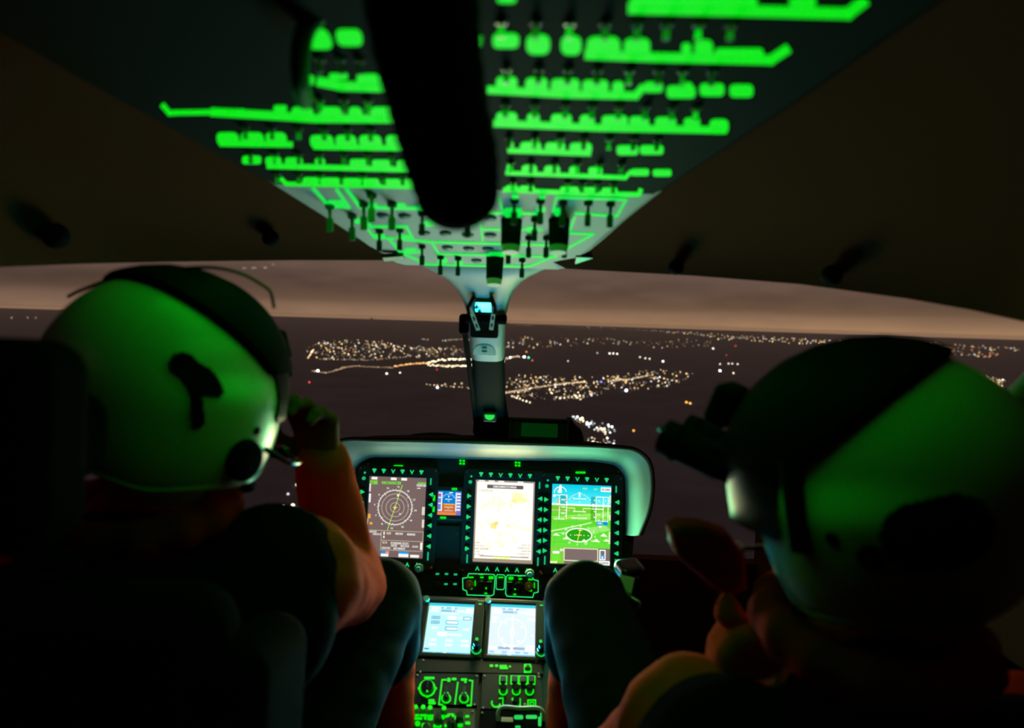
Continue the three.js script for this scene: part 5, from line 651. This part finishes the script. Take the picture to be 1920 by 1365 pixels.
{
  const wr = at(606, 868, 1.0), kn = at(590, 800, 0.985);
  pilot({
    label: 'pilot on the left in orange jacket raising a gloved right hand to his face', yaw: YAW_L, pitch: -0.05,
    j: { head: HL.clone().add(V3(0, -0.015, -0.005)), neck: V3(-0.355, 0.975, -0.775), chest: V3(-0.375, 0.79, -0.745), pelvis: V3(-0.385, 0.43, -0.66), shR: V3(-0.195, 0.905, -0.835), elR: at(648, 1098, 1.09), wrR: wr, shL: V3(-0.545, 0.90, -0.75), elL: V3(-0.62, 0.66, -0.86), wrL: V3(-0.56, 0.55, -1.08), hipR: V3(-0.30, 0.44, -0.70), knR: at(711, 1130, 1.24), anR: V3(-0.195, 0.14, -1.50), hipL: V3(-0.47, 0.44, -0.70), knL: V3(-0.52, 0.66, -1.18), anL: V3(-0.50, 0.14, -1.48) },
    hands: [[wr, kn.clone().sub(wr), at(640, 800, 1.05).sub(at(590, 800, 0.985)), 1, 0.62, 0.018, 0.6], [V3(-0.56, 0.55, -1.08), V3(0.1, -0.15, -1), V3(0, 1, 0.1), 1, 0.5]],
    shade_vest: [[V3(-0.212, 0.93, -0.805), V3(-0.222, 0.878, -0.935), 0.082, 0.062], [V3(-0.375, 0.80, -0.70), V3(-0.22, 0.88, -0.765), 0.13, 0.098], [V3(-0.375, 0.80, -0.70), V3(-0.52, 0.86, -0.69), 0.13, 0.10]],
  });
  pilot({
    label: 'pilot on the right in orange jacket with head turned to the left', yaw: YAW_R, pitch: -0.05,
    j: { head: HR.clone().add(V3(0, -0.012, 0)), neck: V3(0.440, 0.925, -0.645), chest: V3(0.45, 0.72, -0.62), pelvis: V3(0.45, 0.40, -0.52), shL: V3(0.295, 0.805, -0.70), elL: V3(0.225, 0.61, -0.885), wrL: V3(0.20, 0.47, -1.08), shR: V3(0.60, 0.84, -0.62), elR: V3(0.64, 0.62, -0.80), wrR: V3(0.47, 0.56, -1.02), hipL: V3(0.37, 0.42, -0.60), knL: at(1099, 1134, 1.25), anL: V3(0.225, 0.14, -1.52), hipR: V3(0.53, 0.42, -0.60), knR: V3(0.56, 0.62, -1.14), anR: V3(0.54, 0.14, -1.48) },
    hands: [[V3(0.20, 0.47, -1.08), V3(0, -0.4, -1), V3(-0.5, 0.8, -0.2), -1, 0.7], [V3(0.47, 0.56, -1.02), V3(-0.4, 0.3, -1), V3(0.7, 0.5, 0), -1, 0.8]],
    shadeVestBack: 0.03, shade_vest: [[V3(0.46, 0.74, -0.58), V3(0.58, 0.82, -0.58), 0.14, 0.105], [V3(0.46, 0.72, -0.575), V3(0.33, 0.775, -0.62), 0.14, 0.092], [V3(0.305, 0.815, -0.645), V3(0.25, 0.685, -0.785), 0.084, 0.070]],
    extra: [
      [capsuleMesh([[at(1402, 1246, 0.70), at(1348, 1282, 0.71), 0.013, 0.010]], 0.01, 0.004), M.reflective, 'shoulder_stripe', 'pale reflective stripe on the shoulder'],
      [slabAt([[1258, 992], [1276, 983], [1320, 986], [1362, 1000], [1392, 1040], [1395, 1100], [1362, 1112], [1330, 1092], [1296, 1060], [1268, 1036]], 0.735, 0.020), M.red, 'jacket_lapel', 'red standing lapel under the chin'],
      [capsuleMesh([[at(1262, 990, 0.748), at(1264, 1010, 0.75), 0.005, 0.0058], [at(1264, 1010, 0.75), at(1272, 1036, 0.75), 0.0058, 0.0035]], 0.006, 0.0025), M.reflective, 'lapel_edge', 'pale edge of the lapel'],
      [capsuleMesh([[at(1362, 1120, 0.725), at(1366, 1150, 0.72), 0.006, 0.010], [at(1366, 1150, 0.72), at(1385, 1172, 0.715), 0.010, 0.012]], 0.02, 0.004), M.orange, 'collar_roll', 'orange roll of the jacket collar'],
      [slabAt([[1366, 1192], [1395, 1178], [1450, 1176], [1490, 1200], [1480, 1240], [1420, 1268], [1360, 1282], [1340, 1262], [1346, 1222]], 0.70, 0.028), M.orange, 'chest_flap', 'orange chest flap under the collar'],
    ],
  });
}

// ───────────── flight helmets ─────────────
const shellAt = (az, pol, off = 0) => {
  const a = az * D2R, p = pol * D2R, y0 = Math.cos(p), sp = Math.max(0, Math.sin(p)), rf = pol > 90 ? sp ** 0.45 : sp, ca = Math.cos(a), sa = Math.sin(a), e = Math.exp(-(((Math.abs(az) - 82) / 34) ** 2)) * sstep(82, 100, pol), back = Math.exp(-(((180 - Math.abs(az)) / 40) ** 2)) * sstep(85, 110, pol);
  const v = V3((0.121 + 0.016 * e + off) * rf * sa, (y0 > 0 ? 0.137 + off : 0.150) * y0, -((ca > 0 ? 0.146 : 0.150 - 0.012 * back) + off) * rf * ca);
  return v;
};
const polMax = (az) => { const a = Math.abs(az); return a < 40 ? 74 : a < 64 ? lerp(74, 140, sstep(40, 64, a)) : a < 120 ? 140 : lerp(140, 126, sstep(120, 165, a)); };
const shellGeo = (() => {
  const rows = [], NA = 120, NP = 44;
  for (let j = 0; j <= NP; j++) rows.push(Array.from({ length: NA + 1 }, (_, i) => { const az = i / NA * 360 - 180; return shellAt(az, j / NP * polMax(az)); }));
  for (const o of [-0.003, -0.009, -0.012]) rows.push(Array.from({ length: NA + 1 }, (_, i) => { const az = i / NA * 360 - 180; return shellAt(az, polMax(az) + (o < -0.004 ? -0.6 : 1.2), o); }));
  for (let j = NP; j >= 4; j -= 4) rows.push(Array.from({ length: NA + 1 }, (_, i) => { const az = i / NA * 360 - 180; return shellAt(az, j / NP * polMax(az), -0.013); }));
  return loft(rows);
})();
const coverGeo = (() => {
  const rows = [], p = V3(0, 0.74, -0.67).normalize(), e1 = V3(0, 0.67, 0.74).normalize(), e2 = V3(1, 0, 0);
  const ring = (th, off) => Array.from({ length: 73 }, (_, i) => { const f = i / 72 * Math.PI * 2, d = p.clone().multiplyScalar(Math.cos(th * D2R)).addScaledVector(e1, Math.sin(th * D2R) * Math.cos(f)).addScaledVector(e2, Math.sin(th * D2R) * Math.sin(f)); const pol = Math.acos(clamp(d.y, -1, 1)) / D2R, az = Math.atan2(d.x, -d.z) / D2R; return shellAt(az, Math.min(pol, 84), off); });
  for (const th of [0, 12, 24, 36, 48, 58, 64, 68]) rows.push(ring(th, 0.010)); rows.push(ring(69.5, 0.009), ring(70.3, 0.005), ring(70.3, 0.0005), ring(66, 0.001));
  return loft(rows, true);
})();
const visorGeo = (() => { const rows = []; for (let j = 0; j <= 8; j++) rows.push(Array.from({ length: 41 }, (_, i) => { const az = (i / 40 * 2 - 1) * 62; return shellAt(az, lerp(80, 108, j / 8), 0.004); })); for (let j = 8; j >= 0; j -= 4) rows.push(Array.from({ length: 41 }, (_, i) => { const az = (i / 40 * 2 - 1) * 62; return shellAt(az, lerp(80, 108, j / 8), 0.001); })); return loft(rows); })();
function helmet(lab, pos, yaw, pitch, roll, opts) {
  const t = thing('flight_helmet', lab, 'helmet', null, 'flight helmets'); t.position.copy(pos); t.rotation.set(pitch, yaw, roll, 'YXZ'); t.scale.setScalar(opts.scale ?? 1); t.updateMatrixWorld(true);
  const shell = mesh('shell', shellGeo, M.helmet, t);
  mesh('visor_cover', coverGeo, M.visor, t); const vis = mesh('visor', visorGeo, std(lin(0.01, 0.01, 0.012), 0.4, { specularIntensity: 0.08 }), t);
  mesh('edge_roll', tube(Array.from({ length: 60 }, (_, i) => { const az = i / 60 * 360 - 180; return shellAt(az, polMax(az) + 0.6, -0.005); }), 0.0055, 240, 8, true), opts.edge ?? M.helmet, t);
  const rc = new THREE.Raycaster(); shell.updateMatrixWorld(true);
  const inv = t.matrixWorld.clone().invert(), toL = (p) => p.clone().applyMatrix4(inv);
  const hitS = (px, py) => { rc.set(EYE, ray(px, py).normalize()); const h = rc.intersectObject(shell)[0]; return h ? { p: toL(h.point), n: h.normal.clone() } : null; };
  const quatTo = (n) => new THREE.Quaternion().setFromUnitVectors(V3(0, 0, 1), n);
  const patch = (name, poly, off, step, m, l) => {          // a padded piece lying on the shell
    const xs = poly.map((p) => p[0]), ys = poly.map((p) => p[1]), x0 = Math.min(...xs), x1 = Math.max(...xs), y0 = Math.min(...ys), y1 = Math.max(...ys), inside = (x, y) => { let c = false; for (let i = 0, j = poly.length - 1; i < poly.length; j = i++) { const [xi, yi] = poly[i], [xj, yj] = poly[j]; if ((yi > y) !== (yj > y) && x < (xj - xi) * (y - yi) / (yj - yi) + xi) c = !c; } return c; };
    const nx = Math.ceil((x1 - x0) / step), ny = Math.ceil((y1 - y0) / step), P = [], g = [], id = (i, j) => j * (nx + 1) + i;
    for (let j = 0; j <= ny; j++) for (let i = 0; i <= nx; i++) P.push(hitS(x0 + i * step, y0 + j * step));
    const tri = (a, b, c) => g.push(a.x, a.y, a.z, b.x, b.y, b.z, c.x, c.y, c.z), up = (h) => h.p.clone().addScaledVector(h.n, off), on = (i, j) => i >= 0 && j >= 0 && i < nx && j < ny && inside(x0 + (i + 0.5) * step, y0 + (j + 0.5) * step) && P[id(i, j)] && P[id(i + 1, j)] && P[id(i, j + 1)] && P[id(i + 1, j + 1)];
    for (let j = 0; j < ny; j++) for (let i = 0; i < nx; i++) if (on(i, j)) { const a = P[id(i, j)], b = P[id(i + 1, j)], c = P[id(i, j + 1)], d = P[id(i + 1, j + 1)]; tri(up(a), up(c), up(b)); tri(up(b), up(c), up(d)); for (const [di, dj, u, v] of [[-1, 0, a, c], [1, 0, d, b], [0, -1, b, a], [0, 1, c, d]]) if (!on(i + di, j + dj)) { tri(up(u), u.p, up(v)); tri(up(v), u.p, v.p); } }
    const geo = new THREE.BufferGeometry(); geo.setAttribute('position', new THREE.Float32BufferAttribute(g, 3)); geo.setAttribute('uv', new THREE.Float32BufferAttribute(new Float32Array(g.length / 3 * 2), 2)); geo.computeVertexNormals(); const o = mesh(name, geo, m, t); if (l) o.userData.label = l;
  };
  const disc = (name, px, py, r, h, m, sx = 1, l) => { const k = hitS(px, py); if (!k) return; const g = new THREE.LatheGeometry([[0, h], [0.72, h], [0.92, h * 0.8], [1, h * 0.4], [1, -0.004], [0, -0.004]].map(([x, y]) => new THREE.Vector2(x * r, y)), 26); T(g, 0, 0, 0, Math.PI / 2); const o = mesh(name, g, m, t); o.position.copy(k.p); o.quaternion.copy(quatTo(k.n)); o.scale.set(sx, 1, 1); if (l) o.userData.label = l; return o; };
  opts.build({ t, toL, patch, disc, hitS });
  return t;
}
helmet('pale flight helmet of the left pilot with a thin cable over its crown', HL, YAW_L, -0.06, 0.03, { scale: 0.97, build({ t, toL, patch, disc }) {
  patch('hook_patch', [[318, 678], [326, 664], [342, 661], [358, 667], [374, 682], [392, 692], [408, 712], [418, 736], [410, 745], [386, 741], [378, 742], [382, 772], [382, 795], [374, 800], [363, 797], [361, 770], [359, 738], [346, 716], [332, 702], [320, 692]], 0.004, 2.5, M.rubber, 'black patch with a hanging strap');
  disc('screw', 476, 644, 0.0046, 0.002, M.rubber); disc('screw', 481, 808, 0.005, 0.002, M.rubber);
  disc('ear_cup', 456, 862, 0.027, 0.012, M.rubber, 0.85, 'black oval ear cup');
  mesh('cable', tube([[128, 556, 0.80], [150, 545, 0.79], [215, 522, 0.785], [300, 508, 0.78], [400, 502, 0.78], [455, 514, 0.785], [490, 533, 0.79], [506, 545, 0.79], [510, 556, 0.79], [514, 578, 0.79]].map((p) => toL(at(...p))), 0.0022, 60, 6), M.black, t);
  mesh('goggle_mount', [T(rbox(0.050, 0.046, 0.026, 0.008, 3), 0, 0.052, -0.152, 0.35), T(rbox(0.034, 0.026, 0.03, 0.008, 3), 0, 0.018, -0.165, 0.1)], M.blackMatte, t);
  mesh('boom_microphone', [tube([V3(0.112, -0.075, -0.05), V3(0.115, -0.098, -0.09), V3(0.085, -0.105, -0.135), V3(0.04, -0.10, -0.150)], 0.0035, 24, 8), T(rbox(0.036, 0.02, 0.016, 0.007, 3), 0.022, -0.10, -0.152)], M.blackGloss, t);
  mesh('chin_strap', tube([V3(0.10, -0.11, -0.04), V3(0.06, -0.135, -0.075), V3(0, -0.142, -0.085), V3(-0.06, -0.135, -0.075), V3(-0.10, -0.11, -0.04)], 0.007, 24, 8), M.rubber, t);
} });
helmet('pale flight helmet of the right pilot with goggles at the brow', HR, YAW_R, -0.10, 0.0, { scale: 0.95, build({ t, toL, patch, disc }) {
  patch('hook_patch', [[1648, 1002], [1660, 968], [1690, 948], [1740, 934], [1790, 924], [1835, 936], [1858, 975], [1850, 1020], [1815, 1050], [1760, 1072], [1700, 1068], [1660, 1040]], 0.005, 5, M.rubber, 'large black patch behind the ear');
  disc('screw', 1632, 1044, 0.011, 0.004, M.rubber);
  disc('ear_cup', 1560, 1010, 0.006, 0.002, M.rubber);
  const gz = new THREE.Group(); gz.name = 'night_goggles'; t.add(gz); gz.position.set(0, 0.024, -0.150); gz.rotation.x = 0.42;
  mesh('bridge', [rbox(0.10, 0.018, 0.03, 0.006, 3), T(rbox(0.03, 0.05, 0.03, 0.008, 3), 0, 0.022, 0.008)], M.blackMatte, gz);
  for (const s of [-1, 1]) mesh('tube', [T(cyl(0.0195, 0.0210, 0.062, 24), s * 0.034, -0.012, -0.022, Math.PI / 2), T(cyl(0.0225, 0.0215, 0.016, 24), s * 0.034, -0.012, -0.058, Math.PI / 2), T(cyl(0.017, 0.0185, 0.02, 24), s * 0.034, -0.012, 0.016, Math.PI / 2)], M.blackMatte, gz);
  mesh('focus_ring', T(cyl(0.0232, 0.0232, 0.005, 28), -0.034, -0.012, -0.048, Math.PI / 2), M.blackMatte, gz);
  mesh('goggle_mount', [T(rbox(0.056, 0.05, 0.03, 0.009, 3), 0, 0.075, -0.150, 0.45)], M.blackMatte, t);
  mesh('boom_microphone', [tube([V3(0.112, -0.085, -0.04), V3(0.116, -0.108, -0.085), V3(0.09, -0.112, -0.13), V3(0.04, -0.105, -0.155)], 0.0035, 24, 8), T(rbox(0.036, 0.02, 0.016, 0.007, 3), 0.022, -0.104, -0.156)], M.blackGloss, t);
  mesh('chin_strap', tube([V3(0.10, -0.11, -0.04), V3(0.06, -0.135, -0.075), V3(0, -0.142, -0.085), V3(-0.06, -0.135, -0.075), V3(-0.10, -0.11, -0.04)], 0.007, 24, 8), M.rubber, t);
  mesh('glint_rail', tube([at(1236, 800, 0.735), at(1268, 826, 0.73), at(1303, 851, 0.72), at(1346, 876, 0.71)].map(toL), 0.0036, 20, 8), std(lin(0.6, 0.62, 0.6), 0.3, { metalness: 1 }), t);  // bright metal strip added for the screen glint under the goggles
  mesh('visor_strap', tube([V3(-0.118, 0.03, -0.055), V3(-0.128, -0.01, -0.05), V3(-0.133, -0.05, -0.045)], 0.010, 20, 8), M.rubber, t);
} });
{ // cyclic stick in front of the right seat
  const t = thing('cyclic_stick', 'black control stick with a pale plate beside the right knee', 'control stick');
  const g = at(1170, 1092, 1.30);
  mesh('grip', [T(rbox(0.040, 0.085, 0.045, 0.016, 4), g.x + 0.012, g.y - 0.018, g.z - 0.01, 0.2, 0.3), T(rbox(0.052, 0.03, 0.05, 0.012, 4), g.x + 0.012, g.y + 0.022, g.z - 0.012, 0.2, 0.3)], M.blackGloss, t);
  mesh('switch_plate', T(rbox(0.030, 0.030, 0.004, 0.0015), g.x, g.y + 0.006, g.z + 0.022, -0.5, -0.3, -0.25), M.cap, t).userData.label = 'pale switch plate'; mesh('plate_edge', T(rbox(0.030, 0.007, 0.006, 0.002), g.x - 0.004, g.y - 0.011, g.z + 0.028, -0.5, -0.3, -0.25), M.greyTrim, t);
  mesh('shaft', tube([V3(g.x + 0.012, g.y - 0.05, g.z - 0.01), V3(g.x + 0.03, g.y - 0.22, g.z + 0.02), V3(g.x + 0.05, 0.06, g.z + 0.08)], 0.014, 20, 10), M.black, t);
  mesh('trigger', tube([at(1180, 1118, 1.27), at(1188, 1123, 1.265), at(1198, 1130, 1.26), at(1200, 1140, 1.26)], 0.0035, 12, 8), M.steel, t);
}
// ───────────── towns far below ─────────────
{
  const ball = new THREE.IcosahedronGeometry(1, 0), unlit = new THREE.MeshBasicMaterial({ color: 0xffffff });
  const R = rng(77), warm = [[1, 0.64, 0.26], [1, 0.72, 0.36], [1, 0.80, 0.48], [1, 0.54, 0.20], [1, 0.88, 0.64]], cool = [[0.9, 0.96, 1], [0.8, 1, 0.95], [1, 1, 0.95]];
  const spot = (px, py, r) => { const p = groundPlane.hit(px, py), d = p.distanceTo(EYE); return { p: p.add(V3(0, r * d / FPX * 0.8, 0)), s: r * d / FPX }; };
  function town(name, lab, list) {
    const o = new THREE.InstancedMesh(ball, unlit, list.length), m = new THREE.Matrix4(), c = new THREE.Color();
    list.forEach(([px, py, r, k, col], i) => { const { p, s } = spot(px, py, r); o.setMatrixAt(i, m.compose(p, new THREE.Quaternion(), V3(s, s, s))); o.setColorAt(i, c.setRGB(col[0] * k * 1.15, col[1] * k * 1.15, col[2] * k * 1.15)); });
    o.name = numbered(name); scene.add(o); tag(o, lab, 'town lights', null, 'stuff');
  }
  const pick = () => (R() > 0.12 ? warm[Math.floor(R() * warm.length)] : cool[Math.floor(R() * cool.length)]);
  const fill = (n, poly, rmin, rmax, kmin, kmax) => { const out = [], xs = poly.map((p) => p[0]), ys = poly.map((p) => p[1]); let guard = 0; while (out.length < n && guard++ < n * 60) { const x = lerp(Math.min(...xs), Math.max(...xs), R()), y = lerp(Math.min(...ys), Math.max(...ys), R()); let c = false; for (let i = 0, j = poly.length - 1; i < poly.length; j = i++) { const [xi, yi] = poly[i], [xj, yj] = poly[j]; if ((yi > y) !== (yj > y) && x < (xj - xi) * (y - yi) / (yj - yi) + xi) c = !c; } if (c) { const b = R() ** 2.4; out.push([x, y, lerp(rmin, rmax, b), lerp(kmin, kmax, b), pick()]); } } return out; };
  const road = (pts, gap, r, k, col, jit = 0.8) => { const out = []; for (let i = 0; i + 1 < pts.length; i++) { const [ax, ay] = pts[i], [bx, by] = pts[i + 1], L = Math.hypot(bx - ax, by - ay); for (let s = 0; s < L; s += gap * (0.7 + 0.6 * R())) out.push([lerp(ax, bx, s / L) + (R() - 0.5) * jit, lerp(ay, by, s / L) + (R() - 0.5) * jit, r * (0.7 + 0.5 * R()), k * (0.5 + 0.9 * R()), col ?? pick()]); } return out; };
  town('town_lights', 'dense band of warm town lights left of the post', [...fill(330, [[572, 648], [600, 641], [660, 638], [720, 640], [745, 648], [790, 650], [840, 655], [830, 670], [740, 672], [690, 676], [600, 674], [574, 664]], 0.7, 1.4, 0.4, 3.0), ...fill(80, [[760, 648], [850, 650], [900, 660], [895, 672], [800, 668]], 0.7, 1.2, 0.35, 1.6), ...road([[578, 672], [588, 656]], 2, 1.4, 2.4), ...road([[600, 674], [690, 676], [760, 670]], 6, 1, 1)]);
  town('highway_lights', 'glaring white strip of highway lights crossing behind the post', [...road([[800, 681], [830, 676], [870, 674], [905, 677], [944, 679]], 2.6, 1.4, 4, [1, 0.84, 0.52], 2.5), ...road([[802, 685], [840, 688], [880, 686], [905, 681], [942, 677]], 2.6, 1.4, 4, [1, 0.82, 0.48], 2.5), ...road([[740, 688], [770, 683], [800, 682]], 2.6, 1.3, 2.4, [1, 0.5, 0.16], 1.2), ...road([[640, 690], [668, 687], [700, 689], [740, 690]], 3.2, 1.0, 1.0, [1, 0.62, 0.32], 0.7), ...road([[586, 696], [612, 700], [650, 689]], 3.5, 1.1, 1.1, [1, 0.7, 0.4], 1), ...road([[944, 676], [972, 668]], 4, 1.3, 2), ...road([[950, 672], [962, 670], [985, 670]], 6, 1.3, 2.2)]);
  town('suburb_lights', 'broad patch of golden suburb lights right of the post', [...fill(430, [[946, 712], [975, 703], [1060, 704], [1120, 708], [1165, 700], [1200, 693], [1250, 694], [1300, 700], [1300, 706], [1262, 722], [1230, 730], [1180, 732], [1150, 728], [1120, 742], [1080, 752], [1010, 750], [960, 742], [940, 738]], 0.8, 1.6, 0.35, 2.6), ...road([[944, 738], [1000, 728], [1060, 720], [1100, 717]], 3, 1.3, 1.6, [1, 0.72, 0.42], 1), ...road([[1140, 716], [1180, 712], [1220, 704]], 3, 1.2, 1.5, [1, 0.7, 0.4], 1), ...road([[1050, 748], [1098, 742]], 7, 1.7, 2.4, [1, 0.85, 0.55]), ...road([[960, 744], [995, 756]], 6, 1.8, 2.6, [1, 0.85, 0.55]), ...road([[800, 722], [830, 724], [880, 729], [900, 732]], 7, 1.4, 1.2, [1, 0.68, 0.36], 2), ...road([[820, 723], [870, 720]], 16, 1.8, 1.8, [1, 0.75, 0.45])]);
  town('industrial_lights', 'cool white cluster of bright lights beside the green screen box', [...fill(60, [[1072, 782], [1090, 784], [1125, 792], [1148, 800], [1155, 812], [1140, 818], [1110, 806], [1080, 794]], 1.2, 2.6, 0.6, 4.2).map((a) => { a[4] = R() > 0.4 ? cool[Math.floor(R() * 3)] : a[4]; return a; }), ...fill(26, [[1098, 826], [1110, 820], [1150, 824], [1165, 832], [1110, 838]], 1.2, 2.2, 0.6, 2.5)]);
  town('village_lights', 'chains of warm village lights upper right of the post', [...road([[948, 607], [985, 612], [1010, 610]], 4, 1.3, 1.8), ...road([[1030, 612], [1075, 615], [1130, 618]], 9, 1.2, 1.4), ...fill(90, [[945, 636], [1000, 630], [1070, 634], [1120, 634], [1200, 640], [1200, 648], [1100, 646], [1050, 652], [960, 655], [945, 650]], 0.9, 1.7, 0.4, 2.4), ...fill(40, [[1190, 640], [1330, 636], [1340, 650], [1230, 655]], 0.9, 1.4, 0.3, 1.3), ...road([[830, 640], [860, 637], [900, 639]], 5, 1.2, 1.5), ...road([[792, 637], [806, 638]], 4, 1.1, 1.1)]);
  town('horizon_lights', 'faint line of far lights along the horizon on the right', [...road([[1040, 612], [1120, 615], [1250, 623], [1300, 625]], 7, 1.2, 3, null, 2), ...road([[1250, 622], [1310, 627], [1400, 633], [1500, 638], [1560, 642]], 6, 1.3, 3.6, null, 5), ...road([[1330, 634], [1450, 640], [1550, 645]], 7, 1.3, 3.4, null, 5), ...fill(110, [[1560, 636], [1700, 640], [1915, 652], [1918, 662], [1720, 652], [1570, 648]], 0.9, 1.6, 0.5, 2.2), ...fill(90, [[1690, 650], [1800, 654], [1880, 662], [1860, 672], [1770, 664], [1700, 660]], 0.9, 1.5, 0.4, 1.8).map((a) => { if (R() > 0.5) a[4] = [1, 0.36, 0.16]; return a; }), ...road([[690, 598], [704, 600]], 4, 1.2, 1.4)]);
  town('motorway_lights', 'slanting streaks of pale lights above the right helmet', [...fill(230, [[1768, 702], [1800, 702], [1850, 706], [1885, 714], [1870, 742], [1835, 738], [1800, 722], [1775, 712]], 0.9, 1.7, 0.5, 2.6)]);
  // lights standing alone
  for (const [px, py, r, k, col, lab, cat] of [
    [596, 697, 2.2, 6, [0.92, 0.96, 1], 'single glaring white light below the left town'], [725, 702, 1.9, 3, [1, 0.93, 0.75], 'warm white light alone left of the post'], [750, 700, 1.5, 2.4, [1, 0.97, 0.9], 'small white light beside the warm one left of the post'], [820, 728, 2.0, 5, [0.85, 0.92, 1], 'bluish white light at the left tip of the suburb'], [580, 718, 1.6, 1.6, [1, 0.08, 0.08], 'red light beside the left helmet brow'], [819, 694, 1.3, 1.2, [1, 0.08, 0.14], 'small red light under the highway strip'], [957, 672, 2.0, 6, [0.85, 1, 0.98], 'brilliant white light right of the post'], [983, 671, 2.2, 7, [0.95, 1, 1], 'brilliant white light next to the green one'], [991, 672, 1.9, 3, [0.1, 1, 0.6], 'green light right of the post'], [987, 661, 1.6, 1.5, [1, 0.45, 0.12], 'orange light above the green one'], [998, 677, 1.5, 1.2, [1, 0.3, 0.1], 'dim orange light after the green one'], [1065, 678, 1.4, 1.6, [0.8, 1, 0.95], 'pale light alone in the dark field'], [1120, 663, 1.5, 1.4, [0.55, 0.9, 0.7], 'greenish light alone in the dark field'], [1143, 664, 1.7, 3, [1, 0.97, 0.85], 'first of three white lights in a row'], [1150, 664, 1.7, 3, [1, 0.95, 0.8], 'second of three white lights in a row'], [1157, 665, 1.7, 3, [1, 0.97, 0.85], 'third of three white lights in a row'],
    [1243, 679, 1.9, 3.4, [0.97, 0.98, 1], 'white light left of the right helmet crown'], [1200, 671, 1.6, 2, [1, 0.85, 0.6], 'first of a short row of lamps before the right helmet'], [1210, 673, 1.6, 2.2, [1, 0.9, 0.7], 'second of a short row of lamps before the right helmet'], [1218, 674, 1.6, 2, [1, 0.9, 0.7], 'third of a short row of lamps before the right helmet'], [1350, 697, 2.2, 4, [1, 0.97, 0.9], 'bright lamp beside the dome of the right helmet'], [1375, 701, 1.7, 2, [1, 0.8, 0.5], 'lamp touching the dome of the right helmet'], [1379, 650, 1.6, 1.5, [1, 0.06, 0.06], 'red beacon above the right helmet'], [1362, 667, 1.3, 1, [1, 0.06, 0.1], 'faint red beacon left of the right helmet crown'], [1337, 655, 1.9, 3, [1, 0.97, 0.9], 'white lamp under the far horizon lights'], [1174, 734, 2.4, 7, [0.95, 1, 0.98], 'glaring white lamp under the golden suburb'], [1188, 809, 2.0, 1.8, [1, 0.45, 0.06], 'orange lamp right of the cool white cluster'], [1287, 756, 2.2, 2, [1, 0.4, 0.06], 'orange lamp above the night goggles'], [1294, 758, 2.2, 1.8, [1, 0.45, 0.1], 'second orange lamp above the night goggles'], [1102, 615, 2.0, 3, [1, 0.85, 0.55], 'large warm light high near the horizon'], [1127, 717, 1.5, 2.5, [0.25, 0.3, 1], 'blue light inside the golden suburb'], [1720, 668, 1.8, 1.8, [1, 0.1, 0.06], 'red light above the right end of the helmet'],
    [515, 959, 3.2, 3, [1, 0.80, 0.48], 'leftmost near lamp under the left hand'], [531, 954, 3.4, 3.2, [1, 0.86, 0.60], 'middle near lamp under the left hand'], [549, 951, 3.4, 3.2, [1, 0.84, 0.56], 'rightmost near lamp under the left hand'], [530, 967, 2.6, 1.6, [1, 0.68, 0.40], 'dim near lamp below the other three'], [557, 911, 2.6, 2.2, [1, 0.85, 0.6], 'near lamp beside the raised sleeve'], [540, 928, 2.2, 0.9, [0.9, 0.9, 1], 'faint near lamp under the microphone'],
    [22, 597, 1.4, 1.1, [1, 0.75, 0.6], 'faint light on the horizon at far left'], [52, 597, 1.3, 0.9, [1, 0.75, 0.6], 'second faint light on the horizon at left'], [67, 597, 1.3, 0.9, [1, 0.75, 0.6], 'third faint light on the horizon at left'], [697, 599, 1.8, 2.2, [1, 0.78, 0.5], 'warm light on the horizon left of the post'],
    [1350, 684, 1.5, 1.8, [1, 0.85, 0.65], 'first of four lamps in a line before the right helmet'], [1366, 683, 1.5, 1.8, [1, 0.85, 0.65], 'second of four lamps in a line before the right helmet'], [1373, 683, 1.5, 1.8, [1, 0.85, 0.65], 'third of four lamps in a line before the right helmet'], [1383, 684, 1.5, 1.8, [1, 0.85, 0.65], 'fourth of four lamps in a line before the right helmet'],
  ]) { const { p, s } = spot(px, py, r); const o = top('ground_light', new THREE.IcosahedronGeometry(1, 1), new THREE.MeshBasicMaterial({ color: lin(col[0] * k * 1.2, col[1] * k * 1.2, col[2] * k * 1.2) }), lab, 'light', 'lights standing alone on the dark ground'); o.position.copy(p); o.scale.setScalar(s); o.castShadow = false; }
}
renderer.render(scene, camera);
